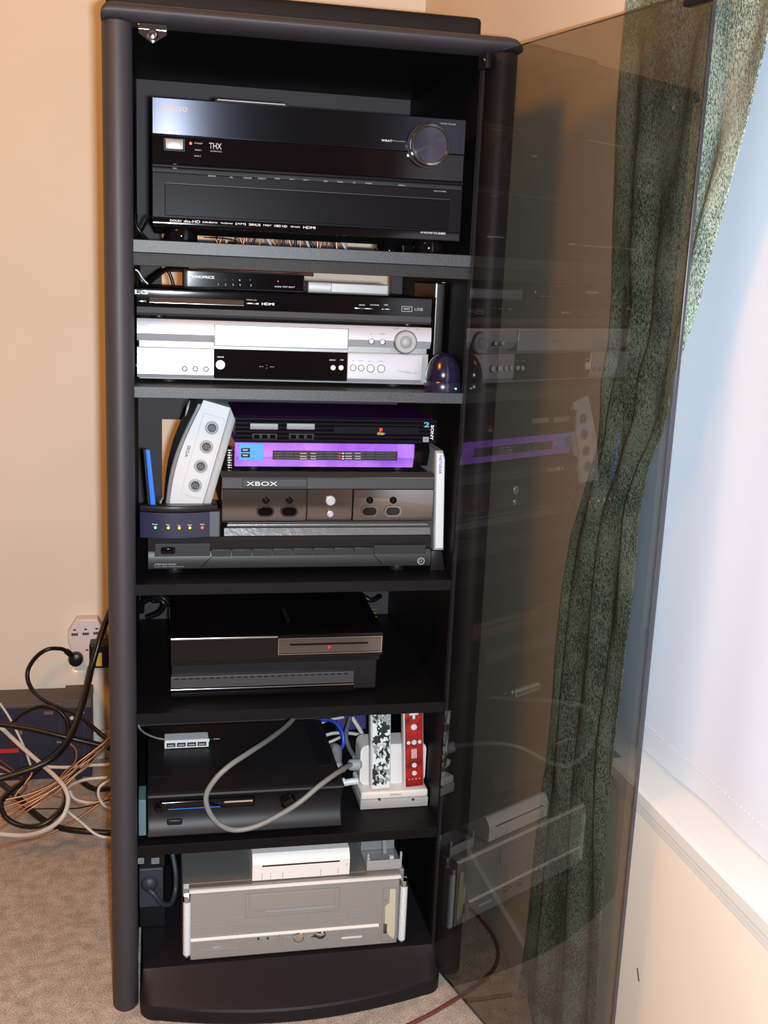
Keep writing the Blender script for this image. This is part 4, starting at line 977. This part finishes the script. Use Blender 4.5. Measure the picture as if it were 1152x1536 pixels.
bl = thing('power_brick', 'dark grey power block with vents on the left of the cabinet base', 'power supply', (.03, .12, .0622))
BY = .10
x0, x1, z0, z1 = fr(207, 1303, 245, 1361, BY); x0 = .002
BRK = mat('blue grey power block', (.035, .04, .05), .5)
obj('block', MB().box(x0, x1, BY, BY + .12, z0, z1, .002), BRK, bl)
obj('block', MB().box(x0, x1 + .004, BY + .01, BY + .12, .0622, z0 - .0005, .002), BLK_SAT, bl)
obj('block', MB().box(x0, x1 + .003, BY + .004, BY + .11, z1 + .0005, .245, .002), BLK_SAT, bl)
for a in (207, 227):
    for k in range(4): panel('vent_bar', bl, LGREY, (a, 1287 + k * 2.3, a + 9 + (a > 210) * 3, 1288.2 + k * 2.3), BY + .004, .0012, 0)
q = at(224, 1325, BY)
obj('plug_face', MB().lathe((q.x, BY, q.z), [(.014, .001), (.013, -.004), (.009, -.008), (.001, -.010)], 'y', 24), BRK, bl)
cable('plug_lead', 'thick dark lead curling from the power block up behind the shelf',
      [q + Vector((0, -.016, -.003)), P(232, 1342, BY - .02), P(243, 1355, BY - .015), P(256, 1355, BY), P(263, 1335, BY + .02), P(263, 1305, BY + .03), P(256, 1270, BY + .05), P(252, 1262, BY + .06)], .0045, BRK)

# ================================================================ wires inside the cabinet
def bundle(spec):
    for name, label, pts, r, m, *g in spec: cable(name, label, [P(*p) for p in pts], r, m, g[0] if g else None)
K1 = 'wires hanging behind the receiver'
cols = [COPPER, RUB, COPPER, WCAB, RUB, COPPER, COPPER, BRCAB, RUB, COPPER, WCAB, COPPER, BRCAB, RUB]
lab = {COPPER.name: 'copper coloured wire hanging behind the receiver feet', RUB.name: 'black wire hanging behind the receiver feet', WCAB.name: 'white wire hanging behind the receiver feet', BRCAB.name: 'brown wire hanging behind the receiver feet'}
rn = random.Random(2)
for i in range(26):
    x = 318 + i * 8.2 + rn.uniform(-3, 3); m = cols[i % 14]
    dx = rn.uniform(-16, 16); Yb = rn.uniform(.385, .45)
    cable('speaker_wire', lab[m.name], [P(x + dx * .4, 330, Yb), P(x, 350 + (x - 300) * .04, Yb), P(x + dx * .5, 366 + (x - 300) * .04, Yb), P(x + dx, 371 + (x - 300) * .04, Yb)], rn.choice((.0014, .002, .0026)), m, K1 + ' (%s)' % m.name.split()[0], res=4)
bundle([
 ('looped_wire', 'thin black wire curling right of the left receiver foot', [(306, 356, .3), (330, 357, .2), (350, 360, .12), (356, 364, .10), (345, 366, .12)], .0009, RUB),
 ('gold_tipped_lead', 'black lead with gold tip in the top bay left corner', [(197, 322, .06), (203, 336, .05), (212, 350, .05), (222, 361, .06)], .0028, RUB),
 ('crossing_lead', 'black lead crossing in front of the left receiver foot', [(224, 325, .05), (214, 343, .07), (206, 357, .10)], .0022, RUB),
 ('curved_lead', 'thick black lead dipping behind the black disc player', [(199, 400, .10), (207, 412, .09), (218, 425, .09), (232, 416, .12), (250, 404, .20), (280, 402, .30)], .0042, RUB),
 ('thin_white_lead', 'thin white lead beside the thick black one on the second bay', [(200, 404, .085), (208, 408, .085), (214, 418, .085), (222, 426, .085)], .0012, WCAB),
 ('hanging_lead', 'black lead hanging before the cream opening of the second bay', [(250, 403, .34), (256, 414, .34), (260, 428, .34)], .003, RUB),
 ('video_lead', 'brown lead running along the top of the second bay opening', [(255, 405, .40), (330, 406, .42), (420, 409, .42), (470, 412, .40)], .0035, BRCAB),
 ('amber_lead', 'orange brown lead between the leaning console and the black ribbed one', [(350, 640, .22), (347, 655, .22), (346, 668, .22)], .003, COPPER),
])
for i in range(14):
    x = 205 + i * 25; a = rn.uniform(-8, 8)
    cable('rear_cable', 'black cable crossing behind the glossy console on the fourth shelf', [P(x - 12, 898 + a * .3, .44), P(x + 6, 889 + a * .2, .41), P(x + 26, 901 - a * .3, .39), P(x + 40, 894, .42)], rn.choice((.003, .004, .005)), RUB, 'black cables behind the glossy console', res=4)
bundle([
 ('coiled_cable', 'black cable coiled at the left end of the fourth shelf', [(203, 918, .30), (215, 904, .28), (232, 897, .26), (246, 905, .25), (240, 918, .26), (222, 926, .27)], .0045, RUB),
 ('shiny_lead', 'second black cable arching at the left end of the fourth shelf', [(203, 905, .34), (222, 894, .33), (244, 897, .32), (256, 910, .32)], .0035, RUB),
 ('network_cable', 'blue network cable curving down behind the charging dock', [(470, 1083, .30), (488, 1080, .28), (503, 1084, .25), (513, 1098, .23), (515, 1115, .22), (508, 1127, .21), (498, 1129, .21)], .0035, BCAB),
 ('upper_white_cord', 'white cord crossing behind the blue cable near the shelf', [(472, 1090, .36), (490, 1081, .36), (515, 1076, .37)], .0028, WCAB),
 ('middle_white_cord', 'white cord running level behind the blue cable', [(480, 1106, .35), (500, 1100, .35), (525, 1100, .36), (548, 1104, .36)], .0034, WCAB),
 ('lower_white_cord', 'short white cord slanting below the level one', [(488, 1116, .34), (502, 1110, .34), (514, 1104, .35)], .003, WCAB),
 ('steep_white_cord', 'white cord falling steeply left of the dock', [(528, 1076, .33), (540, 1095, .32), (547, 1110, .32)], .0042, WCAB),
 ('grey_lead', 'grey lead dropping behind the dock to the round plug', [(525, 1078, .30), (519, 1102, .25), (523, 1120, .22), (532, 1136, .18)], .0042, GCAB),
])
pg = thing('grey_connector', 'translucent grey connectors left of the charging dock', 'connector', P(504, 1140, .2))
a, b_ = P(497, 1122, .21), P(505, 1146, .19)
obj('plug', MB().tube([a, a + Vector((.010, 0, -.004)), b_], .009, 12), GREY, pg)
obj('plug', MB().tube([b_, b_ + Vector((.006, -.01, -.014))], .010, 12), LGREY, pg)
gt = thing('plug', 'tiny amber glints drawn as gold bars behind the glossy console right end', 'plug', P(560, 918, .30))  # added gold bars stand in for amber glints reflected on the lid
for k, (x, y) in enumerate(((561, 914), (561, 920), (563, 925))): obj('glint', MB().tube([P(x - 4, y, .30), P(x + 4 - k, y, .30)], .0012, 8), mat('gold contact', (.8, .5, .08), .25, metal=.8), gt)
rp_c = P(532, 1147, .10)
rpn = thing('round_plug', 'round grey plug at the end of the looping cable', 'plug', rp_c)
obj('head', MB().lathe(rp_c, [(.004, -.012), (.0085, -.010), (.010, -.002), (.009, .008), (.005, .012)], 'x', 24), LGREY, rpn)
# deep blue card behind the wires of the fifth bay
bc = thing('blue_carton', 'dark violet blue carton behind the wires on the fifth shelf', 'box', (.42, .42, BT))
obj('side', MB().box(.375, .478, .40, .452, BT + .0002, .45, .001), mat('violet blue card', (.05, .04, .18), .6), bc)

# ================================================================ left of the cabinet
ad = thing('wall_adaptor', 'white multi socket adaptor on the back wall left of the cabinet', 'adaptor', P(130, 1000, .9))
AY = .885
x0, x1, z0, z1 = fr(102, 929, 157, 1001, AY)
PKW = mat('pinkish white plastic', (.74, .67, .68), .45)
mm = (x0 + x1) / 2; hw = (x1 - x0) / 2; zh = z1 - (z1 - z0) * .55
obj('casing', MB().prism([(mm - hw * .55, z1), (mm + hw * .62, z1), (mm + hw, z1 - .03), (mm + hw, zh + .008), (mm + hw * .88, zh - .006), (mm + hw * .8, z0), (mm - hw * .8, z0), (mm - hw * .88, zh - .006), (mm - hw, zh + .008), (mm - hw, z1 - .03)], AY, .9195, 'y', .004), PKW, ad)
for x, y in ((112, 952), (128.5, 951), (145, 950), (130.5, 982)):
    q = at(x, y, AY); 
    if x != 130.5:
        obj('socket_slot', MB().box(q.x - .0075, q.x + .0075, AY - .0008, AY + .0005, q.z - .0025, q.z + .0035), GREY, ad)
        for k in (-1, 0, 1): obj('slot_bar', MB().box(q.x - .0012 + k * .0045, q.x + .0012 + k * .0045, AY - .0014, AY - .0004, q.z - .0022, q.z + .0032), BLK_SAT, ad)
    q2 = at(x, y - 7, AY); obj('earth_slot', MB().box(q2.x - .003, q2.x + .003, AY - .0008, AY + .0005, q2.z - .0016, q2.z + .0018), DGREY, ad)
disc('neon', ad, LED_OR, 113.5, 1005, .003, .9185, .003, .0006, 14)
disc('neon', ad, LED_G, 123, 1004, .0022, .9185, .003, .0006, 14)
obj('backplate', MB().box(x0 + .010, x1 + .0, .912, .9195, z0 - .018, z0 - .0005, .002), PKW, ad)
rpg = thing('round_black_plug', 'round black plug in the lower left of the white adaptor', 'plug', P(113, 999, .87))
q = P(113.5, 990, .872)
obj('head', MB().lathe((q.x, .8845, q.z), [(.0165, 0), (.0168, -.010), (.014, -.018), (.006, -.021), (.001, -.0215)], 'y', 32), RUB, rpg)
obj('strain_relief', MB().tube([q + Vector((-.006, -.0, .009)), q + Vector((-.020, -.004, .024))], .0068, 12), RUB, rpg)
cable('arched_power_cord', 'glossy black cord arching from the round plug down behind the cabinet',
      [q + Vector((-.021, -.0045, .025)), P(90, 973, .86), P(72, 974, .85), P(55, 985, .85), P(43, 1003, .85), P(42, 1020, .84), P(50, 1036, .82), P(66, 1050, .78), P(90, 1062, .74), P(118, 1073, .70), P(140, 1091, .66), P(158, 1107, .64)], .0046, RUB, res=10)
tp = thing('black_transformer_plug', 'square black transformer plug beside the cabinet post', 'plug', P(150, 1003, .85))
x0, x1, z0, z1 = fr(134, 967, 154, 1003, .84)
obj('block', MB().box(x0, x1 + .02, .84, .884, z0, z1, .004, 3), BLK_SAT, tp)
obj('rating_label', MB().box(at(144, 990, .84).x, at(153, 990, .84).x, .8388, .8405, at(148, 999, .84).z, at(148, 979, .84).z), mat('yellow paper label', (.65, .48, .08), .6), tp)
bundle([
 ('thick_black_lead', 'thick black lead slanting down beside the cabinet post', [(166, 915, .80), (157, 938, .78), (148, 965, .76), (138, 1000, .74), (130, 1035, .70), (121, 1066, .66), (108, 1100, .60), (88, 1130, .56), (55, 1150, .54), (0, 1168, .53), (-40, 1176, .52)], .0068, RUB),
 ('flat_black_lead', 'straight black lead running from the left edge to the cabinet', [(-30, 1080, .62), (0, 1086, .62), (50, 1094, .61), (100, 1106, .60), (150, 1118, .60), (172, 1124, .60)], .0065, RUB),
 ('hooped_black_lead', 'black lead forming a low hoop in front of the navy box', [(18, 1085, .72), (35, 1070, .71), (60, 1060, .70), (85, 1064, .69), (100, 1080, .68), (103, 1100, .66), (96, 1112, .65)], .0042, RUB),
 ('long_white_cord', 'long white cord crossing over the tangle and curling on the carpet', [(-20, 1078, .68), (3, 1093, .66), (30, 1118, .62), (62, 1146, .56), (85, 1167, .50), (99, 1185, .46), (102, 1205, .44), (92, 1228, .42), (66, 1246, .43), (32, 1253, .46), (-10, 1250, .48)], .0046, WCAB),
 ('thin_white_lead', 'thin white lead hanging in front of the navy box', [(0, 1055, .74), (15, 1078, .73), (35, 1118, .70), (46, 1148, .68)], .0026, WCAB),
 ('flat_white_cord', 'white cord lying level just below the navy box', [(-15, 1161, .72), (20, 1162, .70), (55, 1151, .68), (100, 1151, .66), (135, 1148, .64), (165, 1147, .62)], .0036, WCAB),
 ('arched_white_cord', 'white cord arching beside the cabinet post above the carpet', [(100, 1184, .60), (110, 1176, .58), (130, 1169, .56), (162, 1166, .55)], .0034, WCAB),
 ('small_white_loop', 'small white loop of cord against the cabinet post', [(165, 1170, .50), (150, 1180, .50), (148, 1194, .50), (156, 1208, .50), (168, 1214, .50)], .0030, WCAB),
 ('drooping_white_cord', 'white cord drooping across the carpet toward the cabinet post', [(104, 1186, .55), (112, 1198, .54), (132, 1204, .53), (165, 1203, .52)], .0032, WCAB),
 ('floor_white_cord', 'white cord on the carpet below the copper wires', [(95, 1212, .50), (120, 1232, .48), (145, 1252, .46), (170, 1258, .45)], .0030, WCAB),
 ('looped_black_cable', 'heavy black cable curled in a loop on the carpet', [(-10, 1166, .66), (8, 1180, .62), (25, 1194, .58), (42, 1212, .55), (62, 1228, .52), (85, 1240, .50), (115, 1246, .48), (172, 1250, .47)], .0064, RUB),
 ('round_black_loop', 'black cable sweeping round under the white cord', [(62, 1150, .62), (40, 1170, .58), (18, 1186, .54), (2, 1204, .50), (8, 1225, .47), (30, 1238, .46), (58, 1239, .45), (82, 1225, .46), (98, 1206, .48), (100, 1186, .50)], .0052, RUB),
 ('rear_black_cable', 'black cable curving on the carpet beside the cabinet post', [(112, 1158, .64), (125, 1174, .60), (145, 1184, .58), (172, 1182, .56)], .0056, RUB),
 ('long_copper_wire', 'clear copper speaker wire crossing the carpet lowest of all', [(-20, 1276, .44), (25, 1264, .46), (60, 1256, .48), (100, 1238, .50), (135, 1216, .52), (168, 1190, .54)], .0027, COPPER),
 ('coiled_brown_wire', 'thin brown wire curling below the flat black lead', [(0, 1140, .62), (25, 1160, .60), (40, 1178, .58), (30, 1192, .58), (10, 1196, .58), (-10, 1194, .58)], .0014, BRCAB),
 ('arched_copper_wire', 'short copper wire arching in front of the navy box', [(104, 1114, .70), (114, 1126, .68), (112, 1144, .66), (95, 1160, .64), (80, 1185, .60)], .0020, COPPER),
 ('thin_black_wire', 'thin black wire lying on the carpet near the post', [(30, 1214, .56), (80, 1213, .54), (120, 1212, .52), (165, 1200, .52)], .0012, RUB),
 ('short_copper_wire', 'short copper wire on the carpet right of the white cord', [(82, 1194, .56), (105, 1200, .54), (122, 1208, .52), (150, 1202, .52), (168, 1196, .52)], .0022, COPPER),
 ('twisted_clear_wire', 'shiny clear wire lying left of the copper bundle', [(0, 1150, .60), (25, 1162, .58), (48, 1160, .58), (20, 1200, .55), (45, 1208, .54), (68, 1192, .54)], .0022, COPPER),
])
ORD = ['topmost', 'second from the top', 'third from the top', 'fourth from the top', 'lowest']
for i in range(5):
    o = i * 3.0; w_ = (1.5, -1, 2, -1.5, 1)[i]
    cable('copper_wire', 'copper speaker wire, %s of the five falling left from the cabinet' % ORD[i],
          [P(170, 1103 + i * 2.2, .56 + i * .005), P(140, 1125 + o + w_ + i, .55 + i * .005), P(115, 1147 + o - w_ + i, .54 + i * .005), P(85, 1171 + o + w_ + i, .53 + i * .003), P(45, 1191 + o * 1.9, .52), P(0, 1201 + o * 3.6, .51), P(-25, 1203 + o * 4.2, .50)], .0017, COPPER, 'copper speaker wires in the bundle')
nb = thing('navy_box', 'navy cardboard box with red stripe standing against the back wall', 'box', P(60, 1150, .84) * 1.0)
nb.location.z = 0
NBY = .815
NAVY = mat('navy card', (.020, .022, .050), .5); xx1 = at(137, 1100, NBY).x; zt = at(60, 1056, NBY).z
obj('carton', MB().box(-.62, xx1, NBY, .9055, .0005, zt, .002), NAVY, nb)
obj('lid_band', MB().box(at(94, 1055, NBY).x, xx1 + .001, NBY - .0015, .905, zt - .012, at(120, 1049, NBY).z, .001), mat('brown grey card', (.10, .085, .08), .6), nb)
obj('top_flap', MB().box(-.62, at(94, 1055, NBY).x - .0003, NBY - .0015, .905, zt - .008, zt + .0015, .001), mat('brown grey card', (.10, .085, .08), .6), nb)
panel('red_stripe', nb, mat('red print', (.55, .02, .03), .5), (-40, 1124, 28, 1130), NBY, .0008, 0)
for a, b_, c_, d_ in ((92, 1070, 127, 1146), (30, 1066, 90, 1146)): outline('printed_panel', nb, mat('blue grey print', (.05, .055, .10), .5), (a, b_, c_, d_), NBY, .0014, .0006)
disc('emblem', nb, INK, 108, 1077, .0045, NBY, .0008, .0002, 20); text(nb, '+', 108, 1077, NBY - .0008, .004, NAVY)
text(nb, 'MAX', 92, 1113, NBY, .005, INK, .018); text(nb, 'ON', 115, 1069, NBY, .003, INK, .016); panel('white_strip', nb, INK, (112, 1067.5, 126, 1070.5), NBY, .0006, 0)
panel('small_label', nb, GREY, (24, 1096, 33, 1102), NBY, .0006, 0); panel('warm_patch', nb, mat('tan print', (.20, .11, .08), .5), (66, 1067, 80, 1072), NBY, .0006, 0)

# brown cords on the carpet by the door
def fl3(px, py, r): 
    d = RM @ Vector(((px - 576) / FPX, 1, -(py - 768) / FPX)); k = (r - CAM.z) / d.z; return CAM + d * k
cable('brown_floor_cord', 'brown cord snaking over the carpet past the cabinet base and behind the glass', [fl3(605, 1541, .0035), fl3(640, 1524, .0035), fl3(668, 1508, .0035), fl3(692, 1493, .0035), fl3(720, 1474, .0035), fl3(741, 1452, .0035), fl3(747, 1428, .0035), fl3(740, 1405, .0035), fl3(722, 1380, .0035), fl3(704, 1362, .0035)], .0033, BRCAB)
# scuff on the right wall
q = onwall(957, 1462, -.0004)
mk = MB(MW @ Matrix.Translation((0, q.y, q.z)) @ Matrix.Rotation(R(-28), 4, 'X')).box(-.0006, .0003, -.0012, .0012, -.008, .008)
sc = obj('wall_scuff', mk, DGREY, None); sc['kind'] = 'structure'
